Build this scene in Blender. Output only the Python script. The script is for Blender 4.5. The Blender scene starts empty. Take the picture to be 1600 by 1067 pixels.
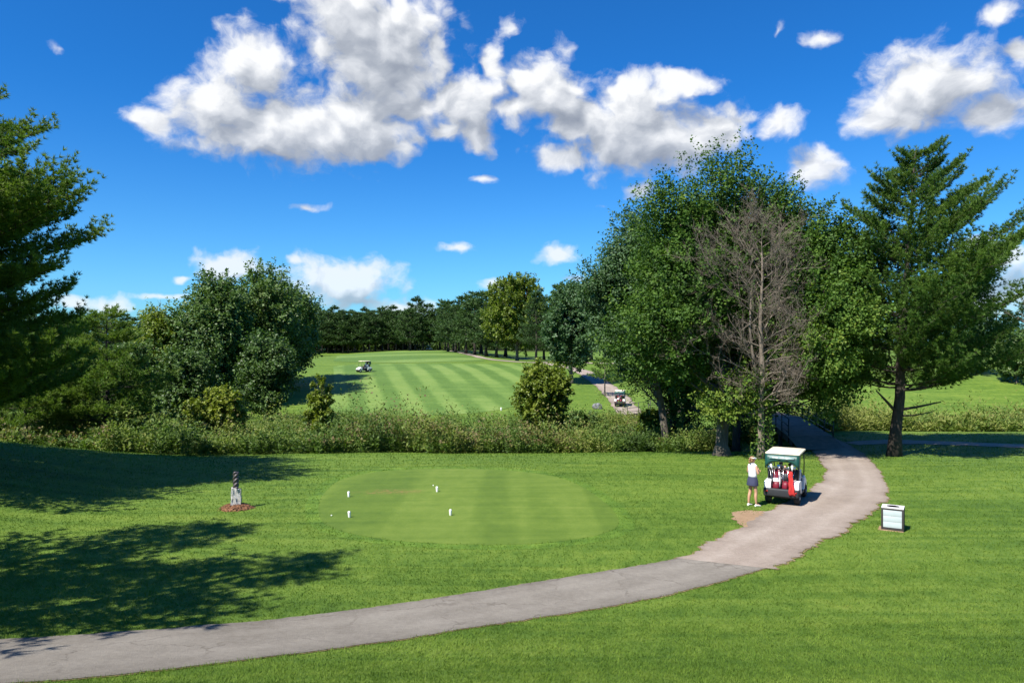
import bpy, bmesh, math, random
import numpy as np
from mathutils import Vector, Matrix

S = bpy.context.scene
COL = S.collection
R = math.radians
F = 1156.0                    # focal length of the photograph in its own pixels
CAM = (0.0, 0.0, 5.4)
SUN_AZ, SUN_EL = 226.0, 52.0  # clockwise from +Y, elevation

# ------------------------------------------------------------------ terrain
_py = np.array([-60, -20, 0, 6, 9, 10.5, 12.8, 15, 17, 20, 26, 32, 37, 42, 50, 60, 70, 78, 90, 112, 130, 160, 200, 250, 300, 400, 700, 3000], float)
_pz = np.array([9, 6.5, 3.7, 1.9, 1.1, .72, .22, .02, -.02, 0, 0, 0, -.3, -.9, -2.2, -2.6, -2.3, -1.9, -.95, .85, 1.75, 2.1, 2.3, 2.45, 2.2, 1.5, 0, 0], float)
_gy = np.arange(-60, 3000, .25)
_gz = np.interp(_gy, _py, _pz)
for _ in range(3):
    k = np.ones(9) / 9
    _gz = np.convolve(np.pad(_gz, 4, mode='edge'), k, 'valid')

def sst(a, b, x):
    t = np.clip((x - a) / (b - a), 0, 1)
    return t * t * (3 - 2 * t)

def H(x, y):
    x = np.asarray(x, float); y = np.asarray(y, float)
    sh = 10 * sst(14, 23, x) * sst(28, 50, y) * (1 - sst(56, 92, y))
    z = np.interp(y - sh, _gy, _gz)
    left = sst(-12.5, -27, x) * 1.55 * (1 - sst(30, 41, y)) + .02 * np.clip(-x - 5, 0, 30) * sst(24, 14, y)
    right = 2.4 * sst(20, 45, x) * sst(58, 90, y)
    und = .05 * np.sin(x * .31 + 1.3) * np.sin(y * .27) + .10 * np.sin(x * .07 + .5) * np.sin(y * .09 + 2) * sst(60, 90, y)
    dome = -1.0 * np.clip(((x + 26) / 25) ** 2, 0, 1.3) * sst(115, 190, y) * (1 - sst(236, 262, y))
    return z + left + right + und + dome

def h1(x, y):
    return float(H(x, y))

def at(px, py):
    """the place on the ground seen at a pixel of the photograph"""
    u, s = (px - 800) / F, (533 - py) / F
    d = np.concatenate([np.arange(4, 60, .02), np.arange(60, 400, .1)])
    g = CAM[2] + s * d - H(u * d, d)
    i = np.argmax(g < 0) if (g < 0).any() else len(d) - 1
    return (u * d[i], d[i])

def xd(px, d):
    return (px - 800) / F * d

# value noise in numpy
def vnoise(x, y, seed=0):
    xi = np.floor(x).astype(np.int64); yi = np.floor(y).astype(np.int64)
    xf = x - xi; yf = y - yi
    def hsh(a, b):
        n = (a * 374761393 + b * 668265263 + seed * 974634) & 0xffffffff
        n = ((n ^ (n >> 13)) * 1274126177) & 0xffffffff
        return ((n ^ (n >> 16)) & 0xffff) / 65535.0
    u = xf * xf * (3 - 2 * xf); v = yf * yf * (3 - 2 * yf)
    return (hsh(xi, yi) * (1 - u) + hsh(xi + 1, yi) * u) * (1 - v) + (hsh(xi, yi + 1) * (1 - u) + hsh(xi + 1, yi + 1) * u) * v

def fbm(x, y, seed=0, o=4):
    s = 0; a = .5; t = 0
    for k in range(o):
        s = s + a * vnoise(x * 2 ** k, y * 2 ** k, seed + k); t += a; a *= .5
    return s / t

# ------------------------------------------------------------------ materials
def nd(nt, t, **kw):
    n = nt.nodes.new(t)
    for k, v in kw.items(): setattr(n, k, v)
    return n

class G:
    """small node-tree writer"""
    def __init__(s, nt): s.nt = nt
    def lk(s, v, sock):
        if isinstance(v, bpy.types.NodeSocket): s.nt.links.new(v, sock)
        elif v is not None: sock.default_value = v
    def m(s, op, a, b=None, c=None, clamp=False):
        n = nd(s.nt, 'ShaderNodeMath', operation=op, use_clamp=clamp)
        for i, v in enumerate((a, b, c)):
            if v is not None: s.lk(v, n.inputs[i])
        return n.outputs[0]
    def vm(s, op, a, b=None, c=None):
        n = nd(s.nt, 'ShaderNodeVectorMath', operation=op)
        for i, v in enumerate((a, b, c)):
            if v is not None: s.lk(v, n.inputs[i])
        return n.outputs['Value'] if op in ('LENGTH', 'DOT_PRODUCT', 'DISTANCE') else n.outputs[0]
    def noise(s, vec, scale, detail=3, rough=.55, dist=0, out='Fac'):
        n = nd(s.nt, 'ShaderNodeTexNoise')
        s.lk(vec, n.inputs['Vector']); n.inputs['Scale'].default_value = scale
        n.inputs['Detail'].default_value = detail; n.inputs['Roughness'].default_value = rough
        n.inputs['Distortion'].default_value = dist
        return n.outputs[out]
    def ramp(s, f, stops, interp='LINEAR'):
        n = nd(s.nt, 'ShaderNodeValToRGB'); n.color_ramp.interpolation = interp
        e = n.color_ramp.elements
        while len(e) < len(stops): e.new(.5)
        for i, (p, c) in enumerate(stops):
            e[i].position = p; e[i].color = (*c, 1) if len(c) == 3 else c
        s.lk(f, n.inputs[0]); return n.outputs[0]
    def sm(s, x, a, b):
        n = nd(s.nt, 'ShaderNodeMapRange', interpolation_type='SMOOTHSTEP')
        s.lk(x, n.inputs[0]); n.inputs[1].default_value = a; n.inputs[2].default_value = b
        return n.outputs[0]
    def mix(s, f, a, b, blend='MIX'):
        n = nd(s.nt, 'ShaderNodeMix', data_type='RGBA', blend_type=blend)
        s.lk(f, n.inputs[0]); s.lk(a if not isinstance(a, tuple) else (*a, 1)[:4], n.inputs[6]); s.lk(b if not isinstance(b, tuple) else (*b, 1)[:4], n.inputs[7])
        return n.outputs[2]
    def gray(s, f):
        n = nd(s.nt, 'ShaderNodeCombineColor')
        for i in range(3): s.lk(f, n.inputs[i])
        return n.outputs[0]

def newmat(name):
    m = bpy.data.materials.new(name); m.use_nodes = True
    nt = m.node_tree; b = nt.nodes['Principled BSDF']
    return m, G(nt), b

def plain(name, col, rough=.5, metal=0, var=.12, scale=9, bump=0, spec=.5):
    """a painted / plastic / cloth surface with slight uneven wear"""
    m, g, b = newmat(name)
    tc = nd(g.nt, 'ShaderNodeTexCoord').outputs['Object']
    n = g.noise(tc, scale, 4)
    c = g.ramp(n, [(.25, tuple(v * (1 - var) for v in col)), (.75, tuple(min(1, v * (1 + var)) for v in col))])
    g.lk(c, b.inputs['Base Color']); b.inputs['Roughness'].default_value = rough; b.inputs['Metallic'].default_value = metal
    b.inputs['Specular IOR Level'].default_value = spec
    if bump:
        bp = nd(g.nt, 'ShaderNodeBump'); bp.inputs['Distance'].default_value = bump; g.lk(g.noise(tc, scale * 6, 3), bp.inputs['Height'])
        g.lk(bp.outputs[0], b.inputs['Normal'])
    return m

def foliage(name, stops, trans=.35, rough=.5, spec=.35):
    m, g, b = newmat(name)
    t = nd(g.nt, 'ShaderNodeAttribute', attribute_name='tint').outputs['Fac']
    c = g.ramp(t, stops)
    g.lk(c, b.inputs['Base Color']); b.inputs['Roughness'].default_value = rough; b.inputs['Specular IOR Level'].default_value = spec
    tr = nd(g.nt, 'ShaderNodeBsdfTranslucent')
    g.lk(g.mix(1.0, c, (1.0, 1.15, .45), 'MULTIPLY'), tr.inputs[0])
    mx = nd(g.nt, 'ShaderNodeMixShader'); mx.inputs[0].default_value = trans
    g.lk(b.outputs[0], mx.inputs[1]); g.lk(tr.outputs[0], mx.inputs[2])
    g.lk(mx.outputs[0], g.nt.nodes['Material Output'].inputs[0])
    return m

def bark(name, c0, c1, scale=6):
    m, g, b = newmat(name)
    tc = nd(g.nt, 'ShaderNodeTexCoord').outputs['Object']
    mp = g.vm('MULTIPLY', tc, (1, 1, .22))
    n = g.noise(mp, scale, 5, .65)
    g.lk(g.ramp(n, [(.3, c0), (.7, c1)]), b.inputs['Base Color']); b.inputs['Roughness'].default_value = .9
    bp = nd(g.nt, 'ShaderNodeBump'); bp.inputs['Distance'].default_value = .04; g.lk(n, bp.inputs['Height']); g.lk(bp.outputs[0], b.inputs['Normal'])
    return m

def lawn_mat(name, kind):
    m, g, b = newmat(name)
    p = nd(g.nt, 'ShaderNodeNewGeometry').outputs['Position']
    p = g.vm('MULTIPLY', p, (1, 1, 0))
    big = g.noise(p, .16, 3, .6)
    mid = g.noise(p, 1.1, 4, .6)
    # mower passes: streaks that run roughly with the path
    rot = nd(g.nt, 'ShaderNodeMapping'); rot.inputs['Rotation'].default_value = (0, 0, R(-24)); rot.inputs['Scale'].default_value = (.11, 1.5, 1)
    g.lk(p, rot.inputs['Vector'])
    streak = g.m('ADD', .5, g.m('MULTIPLY', g.m('SUBTRACT', g.noise(rot.outputs[0], 1.0, 3, .55, .8), .5), 1.5))
    f = g.m('ADD', g.m('MULTIPLY', big, .40), g.m('ADD', g.m('MULTIPLY', mid, .22), g.m('MULTIPLY', streak, .46)))
    if kind == 'blades':
        t = nd(g.nt, 'ShaderNodeAttribute', attribute_name='tint').outputs['Fac']
        f = g.m('ADD', f, g.m('MULTIPLY', g.m('SUBTRACT', t, .5), .26))
    else:
        fine = g.noise(p, 14, 4, .75)
        f = g.m('ADD', f, g.m('MULTIPLY', g.m('SUBTRACT', fine, .5), .55))
    f = g.m('ADD', f, g.m('MULTIPLY', g.m('SUBTRACT', g.noise(g.vm('MULTIPLY', p, (1, .55, 1)), 2.6, 4, .7), .5), .60))
    D, M_, L, Y = (.042, .092, .011), (.092, .166, .019), (.152, .230, .031), (.21, .265, .048)
    if kind == 'collar': f = g.m('SUBTRACT', f, .10)
    if kind == 'tee':
        D, M_, L, Y = (.066, .116, .014), (.094, .150, .019), (.124, .182, .027), (.165, .205, .042)
        band = g.noise(g.vm('MULTIPLY', p, (.5, .03, 0)), 1.0, 1)
        f = g.m('ADD', g.m('MULTIPLY', g.m('SUBTRACT', f, .5), .85), g.m('ADD', .45, g.m('MULTIPLY', g.m('SUBTRACT', g.sm(band, .44, .56), .5), .20)))
    if kind in ('fairway', 'fairway_top'):
        D, M_, L, Y = (.050, .106, .017), (.082, .150, .026), (.122, .200, .040), (.165, .235, .055)
        dr = (.972, .235, 0) if kind == 'fairway' else (.8, -.6, 0)
        q = g.vm('DOT_PRODUCT', p, dr)
        wob = g.m('MULTIPLY', g.noise(p, .05, 2), .7)
        s = g.m('SINE', g.m('MULTIPLY', g.m('ADD', q, wob), 2 * math.pi / (4.0 if kind == 'fairway' else 34)))
        s = g.sm(g.m('ADD', s, g.m('MULTIPLY', g.m('SUBTRACT', g.noise(p, .8, 4, .7), .5), 1.6)), -.7, .7)
        amp = g.sm(g.noise(p, .06, 2), .2, .6)
        f = g.m('ADD', g.m('MULTIPLY', f, .75), g.m('ADD', .06, g.m('MULTIPLY', g.m('MULTIPLY', s, amp), .36)))
    c = g.ramp(f, [(.22, D), (.47, M_), (.68, L), (.9, Y)])
    if kind == 'tee':
        q = g.vm('LENGTH', g.vm('MULTIPLY', g.vm('SUBTRACT', p, (*at(612, 768), 0)), (.8, 2.2, 0)))
        w = g.m('MULTIPLY', g.sm(g.m('SUBTRACT', q, g.m('MULTIPLY', g.noise(p, 2.5, 4), 1.6)), .5, -.5), g.sm(g.noise(p, 7, 3), .42, .6))
        c = g.mix(g.m('MULTIPLY', w, .75), c, (.19, .135, .045))
    if kind == 'lawn':
        c = g.mix(1.0, c, (.86, .86, .86), 'MULTIPLY')  # bare ground darkened to stand for the shade grass blades cast on each other
        # needle litter under the far wood, coloured near black to include the shade there
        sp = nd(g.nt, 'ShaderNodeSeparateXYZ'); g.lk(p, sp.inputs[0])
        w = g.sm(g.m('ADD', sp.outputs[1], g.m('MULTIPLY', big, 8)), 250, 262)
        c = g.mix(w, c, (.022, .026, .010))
    g.lk(c, b.inputs['Base Color'])
    b.inputs['Roughness'].default_value = .75; b.inputs['Specular IOR Level'].default_value = .18
    if kind == 'blades':
        tr = nd(g.nt, 'ShaderNodeBsdfTranslucent'); g.lk(g.mix(1.0, c, (1.0, 1.1, .5), 'MULTIPLY'), tr.inputs[0])
        mx = nd(g.nt, 'ShaderNodeMixShader'); mx.inputs[0].default_value = .3
        g.lk(b.outputs[0], mx.inputs[1]); g.lk(tr.outputs[0], mx.inputs[2])
        g.lk(mx.outputs[0], g.nt.nodes['Material Output'].inputs[0])
    else:
        bp = nd(g.nt, 'ShaderNodeBump'); bp.inputs['Distance'].default_value = .02 if kind != 'lawn' else .04; bp.inputs['Strength'].default_value = .7
        g.lk(g.noise(p, 30, 5, .85), bp.inputs['Height']); g.lk(bp.outputs[0], b.inputs['Normal'])
    return m

def gravel_mat(name, stops, fine=60, big=.7, tracks=0, cracks=False):
    m, g, b = newmat(name)
    p = nd(g.nt, 'ShaderNodeNewGeometry').outputs['Position']
    n1 = g.noise(p, big, 4, .65); n2 = g.noise(p, fine, 2, .8); n3 = g.noise(p, 9, 4, .7)
    f = g.m('ADD', g.m('MULTIPLY', n1, .42), g.m('ADD', g.m('MULTIPLY', n2, .30), g.m('MULTIPLY', n3, .28)))
    if tracks:
        t = nd(g.nt, 'ShaderNodeAttribute', attribute_name='tint').outputs['Fac']
        t = g.m('ADD', t, g.m('MULTIPLY', g.m('SUBTRACT', n1, .5), .12))
        q = g.m('ABSOLUTE', g.m('SUBTRACT', g.m('ABSOLUTE', g.m('SUBTRACT', t, .5)), .21))
        f = g.m('ADD', f, g.m('MULTIPLY', g.sm(q, .13, .0), tracks)); e = g.m('ABSOLUTE', g.m('SUBTRACT', t, .5))
        f = g.m('SUBTRACT', f, g.m('MULTIPLY', g.sm(e, .38, .5), tracks * 1.5))
    if cracks:
        vo = nd(g.nt, 'ShaderNodeTexVoronoi', feature='DISTANCE_TO_EDGE'); vo.inputs['Scale'].default_value = .55
        g.lk(g.vm('ADD', p, g.vm('MULTIPLY', g.noise(p, 1.5, 4, .6, 0, 'Color'), (.9, .9, 0))), vo.inputs['Vector'])
        f = g.m('SUBTRACT', f, g.m('MULTIPLY', g.m('MULTIPLY', g.sm(vo.outputs['Distance'], .018, .004), g.sm(n1, .42, .56)), .14))
    g.lk(g.ramp(f, stops), b.inputs['Base Color']); b.inputs['Roughness'].default_value = .92; b.inputs['Specular IOR Level'].default_value = .2
    bp = nd(g.nt, 'ShaderNodeBump'); bp.inputs['Distance'].default_value = .015; g.lk(g.m('ADD', n2, n3), bp.inputs['Height']); g.lk(bp.outputs[0], b.inputs['Normal'])
    return m

MT = {}
MT['lawn'] = lawn_mat('mown_grass', 'lawn'); MT['blades'] = lawn_mat('grass_blades', 'blades'); MT['tee'] = lawn_mat('tee_turf', 'tee'); MT['collar'] = lawn_mat('collar_turf', 'collar')
MT['fairway'] = lawn_mat('striped_turf', 'fairway'); MT['fairway_top'] = lawn_mat('upper_turf', 'fairway_top')
MT['asphalt'] = gravel_mat('old_asphalt', [(.3, (.114, .099, .080)), (.5, (.198, .177, .147)), (.7, (.272, .247, .208))], tracks=.05, cracks=True)
MT['gravel'] = gravel_mat('stone_dust', [(.3, (.175, .138, .108)), (.5, (.275, .225, .182)), (.7, (.38, .325, .272))], 45, .45, tracks=.06)
MT['dirt'] = gravel_mat('bare_soil', [(.3, (.21, .135, .075)), (.5, (.29, .195, .115)), (.7, (.36, .255, .165))], 50, 1.2)
MT['verge'] = gravel_mat('dry_edge', [(.3, (.10, .12, .03)), (.5, (.20, .15, .07)), (.7, (.30, .25, .14))], 30, 2)
MT['maple'] = foliage('maple_leaf', [(0, (.026, .058, .012)), (.4, (.056, .118, .018)), (.7, (.098, .175, .026)), (1, (.17, .225, .034))], .3, .6, .2)
MT['silver'] = foliage('silver_maple_leaf', [(0, (.035, .075, .028)), (.5, (.068, .135, .045)), (.8, (.12, .19, .095)), (1, (.22, .28, .18))], .28, .55, .25)
MT['yellowgreen'] = foliage('yellow_green_leaf', [(0, (.075, .115, .014)), (.5, (.15, .205, .022)), (1, (.24, .28, .04))], .35)
MT['darkleaf'] = foliage('dark_leaf', [(0, (.036, .068, .018)), (.5, (.082, .148, .032)), (.85, (.13, .20, .055)), (1, (.17, .22, .09))], .28)
MT['needle'] = foliage('pine_needle', [(0, (.024, .062, .016)), (.45, (.060, .130, .024)), (.75, (.11, .190, .030)), (1, (.16, .23, .035))], .36, .55, .25)
MT['needlefar'] = foliage('far_pine_needle', [(0, (.022, .050, .016)), (.5, (.050, .098, .026)), (1, (.095, .155, .036))], .2, .55, .25)
MT['weed'] = foliage('weed_leaf', [(0, (.052, .095, .02)), (.35, (.10, .165, .03)), (.6, (.165, .22, .042)), (.78, (.23, .24, .065)), (.86, (.16, .15, .05)), (1, (.165, .115, .06))], .35, .6, .25)
MT['bark'] = bark('grey_bark', (.05, .04, .03), (.17, .145, .115))
MT['darkbark'] = bark('dark_bark', (.018, .014, .011), (.065, .05, .038))
MT['deadwood'] = bark('dead_wood', (.10, .078, .058), (.25, .205, .16))
MT['white'] = plain('white_paint', (.78, .78, .76), .35, var=.04)
MT['cream'] = plain('cream_plastic', (.78, .68, .50), .4, var=.05)
MT['black'] = plain('black_plastic', (.018, .018, .02), .5)
MT['charcoal'] = plain('charcoal_plastic', (.028, .030, .034), .6, spec=.3)
MT['rubber'] = plain('tyre_rubber', (.022, .022, .022), .85, bump=.004)
MT['steel'] = plain('brushed_steel', (.6, .6, .6), .25, 1.0)
MT['teal'] = plain('teal_vinyl', (.006, .058, .045), .45)
MT['clear'] = plain('milky_vinyl', (.20, .29, .27), .22, var=.25, scale=4)
MT['maroon'] = plain('maroon_nylon', (.17, .008, .022), .5, var=.25)
MT['red'] = plain('red_towel', (.40, .020, .018), .9, var=.2, bump=.003)
MT['hole_dark'] = plain('painted_hole_dark', (.004, .004, .004), 1.0, spec=0)
MT['seat'] = plain('pale_vinyl', (.42, .45, .55), .45, var=.06)
MT['tan'] = plain('tan_vinyl', (.52, .33, .19), .55)
MT['grayplast'] = plain('grey_plastic', (.30, .31, .32), .5)
MT['glass'] = plain('windshield', (.05, .07, .07), .06)
MT['lamp_red'] = plain('tail_lens', (.35, .01, .01), .2)
MT['panel'] = plain('pale_composite_board', (.44, .50, .51), .6, var=.05, scale=4)
MT['bintop'] = plain('white_board', (.72, .70, .68), .5, var=.05)
MT['binframe'] = plain('dark_frame', (.035, .03, .03), .6)
MT['skin'] = plain('skin', (.50, .27, .17), .55, var=.06)
MT['hair'] = plain('light_brown_hair', (.24, .13, .055), .6, var=.4, scale=40)
MT['shirt'] = plain('white_shirt', (.74, .76, .80), .85, var=.04, bump=.003)
MT['skirt'] = plain('navy_skirt', (.035, .04, .085), .85, var=.15, bump=.003)
MT['shoe'] = plain('white_shoe', (.78, .76, .70), .6)
MT['trouser'] = plain('dark_trousers', (.03, .03, .035), .85)
MT['eye'] = plain('dark_eye', (.02, .015, .012), .3)
MT['lip'] = plain('lip', (.42, .13, .11), .5)
MT['stone'] = plain('pale_granite', (.52, .51, .48), .9, var=.35, scale=14, bump=.03)
MT['twist'] = plain('weathered_bronze', (.10, .085, .09), .45, .4, var=.35, scale=12)
MT['mulch'] = plain('red_mulch', (.25, .115, .055), .95, var=.6, scale=30, bump=.03)
MT['rock'] = plain('grey_rock', (.17, .17, .18), .9, var=.5, scale=4, bump=.05)
MT['deck'] = plain('grey_planks', (.20, .165, .14), .85, var=.3, scale=3)
MT['timber'] = plain('dark_timber', (.05, .04, .032), .85, var=.3)
MT['rail'] = plain('black_rail', (.012, .012, .012), .5)

# ------------------------------------------------------------------ object helpers
def tag(o, label=None, cat=None, group=None, kind=None):
    for k, v in (('label', label), ('category', cat), ('group', group), ('kind', kind)):
        if v: o[k] = v
    return o

def empty(name, loc, rz=0, **kw):
    o = bpy.data.objects.new(name, None); COL.objects.link(o); o.empty_display_size = .3
    o.location = loc; o.rotation_euler = (0, 0, rz)
    return tag(o, **kw)

def link(name, me, parent=None):
    o = bpy.data.objects.new(name, me); COL.objects.link(o)
    if parent: o.parent = parent
    return o

def npmesh(name, V, faces, mat, parent=None, tint=None, smooth=False):
    me = bpy.data.meshes.new(name)
    V = np.ascontiguousarray(V, np.float32)
    me.vertices.add(len(V)); me.vertices.foreach_set('co', V.ravel())
    if not isinstance(faces, list): faces = [faces]
    faces = [f for f in faces if len(f)]
    idx = np.concatenate([f.ravel() for f in faces]).astype(np.int32)
    tot = np.concatenate([np.full(len(f), f.shape[1]) for f in faces]).astype(np.int32)
    st = np.concatenate([[0], np.cumsum(tot)[:-1]]).astype(np.int32)
    me.loops.add(len(idx)); me.loops.foreach_set('vertex_index', idx)
    me.polygons.add(len(tot)); me.polygons.foreach_set('loop_start', st)
    try: me.polygons.foreach_set('loop_total', tot)
    except Exception: pass
    if smooth: me.polygons.foreach_set('use_smooth', np.ones(len(tot), bool))
    me.update(calc_edges=True)
    if tint is not None:
        a = me.attributes.new('tint', 'FLOAT', 'POINT'); a.data.foreach_set('value', np.ascontiguousarray(tint, np.float32))
    me.materials.append(mat)
    return link(name, me, parent)

class MB:
    """collects shapes; build() links them as one mesh object"""
    def __init__(s): s.v = []; s.f = []; s.sm = []
    def add(s, vs, fs, smooth=False):
        b = len(s.v); s.v += [tuple(v) for v in vs]; s.f += [tuple(i + b for i in f) for f in fs]; s.sm += [smooth] * len(fs)
        return s
    def box(s, c, d, rot=None, bev=.0, taper=1.0):
        bm = bmesh.new(); bmesh.ops.create_cube(bm, size=1)
        for v in bm.verts:
            k = taper if v.co.z > 0 else 1
            v.co = Vector((v.co.x * d[0] * k, v.co.y * d[1] * k, v.co.z * d[2]))
        if bev: bmesh.ops.bevel(bm, geom=bm.edges[:], offset=bev, segments=2, affect='EDGES', profile=.6)
        M = Matrix.Translation(c) @ (rot.to_4x4() if rot else Matrix.Identity(4))
        bm.verts.index_update()
        s.add([M @ v.co for v in bm.verts], [[v.index for v in f.verts] for f in bm.faces], bool(bev)); bm.free(); return s
    def tube(s, pts, rad, n=8, caps=True, sq=None):
        pts = [Vector(p) for p in pts]
        if not hasattr(rad, '__len__'): rad = [rad] * len(pts)
        b = []; ref = Vector((0, 0, 1))
        t0 = (pts[1] - pts[0]).normalized()
        if abs(t0.z) > .9: ref = Vector((1, 0, 0))
        for i, p in enumerate(pts):
            t = (pts[min(i + 1, len(pts) - 1)] - pts[max(i - 1, 0)]).normalized()
            a = t.cross(ref); 
            if a.length < 1e-5: a = t.orthogonal()
            a.normalize(); c = a.cross(t)
            for k in range(n):
                an = 2 * math.pi * k / n
                b.append(p + a * math.cos(an) * rad[i] + c * math.sin(an) * rad[i])
        f = [[i * n + k, i * n + (k + 1) % n, (i + 1) * n + (k + 1) % n, (i + 1) * n + k] for i in range(len(pts) - 1) for k in range(n)]
        if caps: f += [list(range(n))[::-1], [(len(pts) - 1) * n + k for k in range(n)]]
        return s.add(b, f, True)
    def loft(s, rings, n=20, caps=True):
        """rings: (cx, cy, cz, rx, ry[, tilt about x])"""
        b = []
        for r in rings:
            cx, cy, cz, rx, ry = r[:5]; tl = r[5] if len(r) > 5 else 0
            for k in range(n):
                a = 2 * math.pi * k / n
                x, y = rx * math.cos(a), ry * math.sin(a)
                b.append((cx + x, cy + y * math.cos(tl), cz + y * math.sin(tl)))
        f = [[i * n + k, i * n + (k + 1) % n, (i + 1) * n + (k + 1) % n, (i + 1) * n + k] for i in range(len(rings) - 1) for k in range(n)]
        if caps: f += [list(range(n))[::-1], [(len(rings) - 1) * n + k for k in range(n)]]
        return s.add(b, f, True)
    def ball(s, c, r, n=14, rot=None):
        b = []; m = n // 2
        for i in range(m + 1):
            th = math.pi * i / m
            for k in range(n):
                ph = 2 * math.pi * k / n
                v = Vector((r[0] * math.sin(th) * math.cos(ph), r[1] * math.sin(th) * math.sin(ph), r[2] * math.cos(th)))
                if rot: v = rot @ v
                b.append(Vector(c) + v)
        f = [[i * n + k, (i + 1) * n + k, (i + 1) * n + (k + 1) % n, i * n + (k + 1) % n] for i in range(m) for k in range(n)]
        return s.add(b, f, True)
    def wheel(s, c, r, w, n=24, ax='x', hole=0):
        """lathe profile with rounded shoulders round the x axis"""
        prof = [(-w / 2, hole), (-w / 2, r * .86), (-w * .38, r * .97), (0, r), (w * .38, r * .97), (w / 2, r * .86), (w / 2, hole)]
        b = []
        for a_, rr in prof:
            for k in range(n):
                an = 2 * math.pi * k / n
                b.append((c[0] + a_, c[1] + rr * math.cos(an), c[2] + rr * math.sin(an)))
        f = [[i * n + k, i * n + (k + 1) % n, (i + 1) * n + (k + 1) % n, (i + 1) * n + k] for i in range(len(prof) - 1) for k in range(n)]
        if not hole: f += [list(range(n))[::-1], [(len(prof) - 1) * n + k for k in range(n)]]
        return s.add(b, f, True)
    def prism(s, outline, x0, x1):
        """outline in (y, z), extruded along x"""
        n = len(outline)
        b = [(x0, y, z) for y, z in outline] + [(x1, y, z) for y, z in outline]
        f = [[i, (i + 1) % n, n + (i + 1) % n, n + i] for i in range(n)] + [list(range(n))[::-1], list(range(n, 2 * n))]
        return s.add(b, f)
    def build(s, name, mat, parent=None, bevel=0):
        me = bpy.data.meshes.new(name); me.from_pydata([tuple(v) for v in s.v], [], s.f)
        bm = bmesh.new(); bm.from_mesh(me); bmesh.ops.recalc_face_normals(bm, faces=bm.faces[:])
        bm.to_mesh(me); bm.free()
        for p, k in zip(me.polygons, s.sm): p.use_smooth = k
        me.materials.append(mat)
        o = link(name, me, parent)
        if bevel:
            b = o.modifiers.new('soft', 'BEVEL'); b.width = bevel; b.segments = 2; b.limit_method = 'ANGLE'
        return o

def children(o): return [c for c in bpy.data.objects if c.parent == o]
def copy_tree(o, parent=None):
    c = o.copy(); COL.objects.link(c)
    if parent: c.parent = parent
    for ch in list(o.children): copy_tree(ch, c)
    return c

# ------------------------------------------------------------------ ground
def graded(lo, hi, fine_lo, fine_hi, fine, grow, mx):
    a = list(np.arange(fine_lo, fine_hi + 1e-6, fine))
    s = fine; x = a[-1]
    while x < hi: s = min(s * grow, mx); x += s; a.append(x)
    s = fine; x = a[0]
    while x > lo: s = min(s * grow, mx); x -= s; a.insert(0, x)
    return np.array(a)

def build_ground():
    xs = graded(-1500, 1500, -30, 30, .4, 1.07, 80); ys = graded(-60, 2600, 4, 52, .35, 1.03, 80)
    X, Y = np.meshgrid(xs, ys); Z = H(X, Y)
    V = np.stack([X, Y, Z], -1).reshape(-1, 3)
    n = len(xs); i = np.arange((len(ys) - 1) * n).reshape(len(ys) - 1, n)[:, :-1].ravel()
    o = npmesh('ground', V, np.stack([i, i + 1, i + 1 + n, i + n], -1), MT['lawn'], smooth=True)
    tag(o, 'mown green lawn rolling down from the camera to the creek and beyond', kind='structure')
build_ground()

def resample(P, step):
    P = np.asarray(P, float); d = np.r_[0, np.cumsum(np.linalg.norm(np.diff(P, axis=0), axis=1))]
    n = max(2, int(d[-1] / step) + 1); t = np.linspace(0, d[-1], n)
    # catmull-rom-ish smoothing
    Q = np.stack([np.interp(t, d, P[:, 0]), np.interp(t, d, P[:, 1])], -1)
    w = max(1, int(.8 * d[-1] / (len(P)) / step / 2))
    for _ in range(2):
        K = np.pad(Q, ((w, w), (0, 0)), mode='reflect', reflect_type='odd')
        Q = np.stack([np.convolve(K[:, j], np.ones(2 * w + 1) / (2 * w + 1), 'valid') for j in (0, 1)], -1)
    return Q

def strip(name, A, B, off, mat, step=.08, across=14, jit=.0, label=None, kind='structure', seed=1, grow=0):
    """a sheet draped on the ground between two edge curves with ragged edges"""
    n = max(len(resample(A, step)), len(resample(B, step)))
    def rs(P):
        Q = resample(P, step); t = np.linspace(0, len(Q) - 1, n); k = np.arange(len(Q))
        return np.stack([np.interp(t, k, Q[:, 0]), np.interp(t, k, Q[:, 1])], -1)
    a, b = rs(A), rs(B); d = b - a; d /= np.linalg.norm(d, axis=1)[:, None]
    q = np.arange(n) * step
    ja = (fbm(q * 1.3, q * 0, seed, 5) - .5) * 2 * jit - grow; jb = (fbm(q * 1.3, q * 0 + 7, seed + 9, 5) - .5) * 2 * jit + grow
    ja = ja + (vnoise(q * 7, q * 0 + 3, seed + 4) - .5) * .9 * jit; jb = jb + (vnoise(q * 7, q * 0 + 5, seed + 5) - .5) * .9 * jit
    a = a + d * ja[:, None]; b = b + d * jb[:, None]
    t = np.linspace(0, 1, across)[None, :, None]
    P = a[:, None] * (1 - t) + b[:, None] * t
    V = np.concatenate([P, (H(P[..., 0], P[..., 1]) + off)[..., None]], -1).reshape(-1, 3)
    i = (np.arange(n - 1)[:, None] * across + np.arange(across - 1)[None]).ravel()
    o = npmesh(name, V, np.stack([i, i + 1, i + 1 + across, i + across], -1), mat, smooth=True, tint=np.tile(np.linspace(0, 1, across), n))
    tag(o, label, kind=kind); return o, a, b

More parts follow.
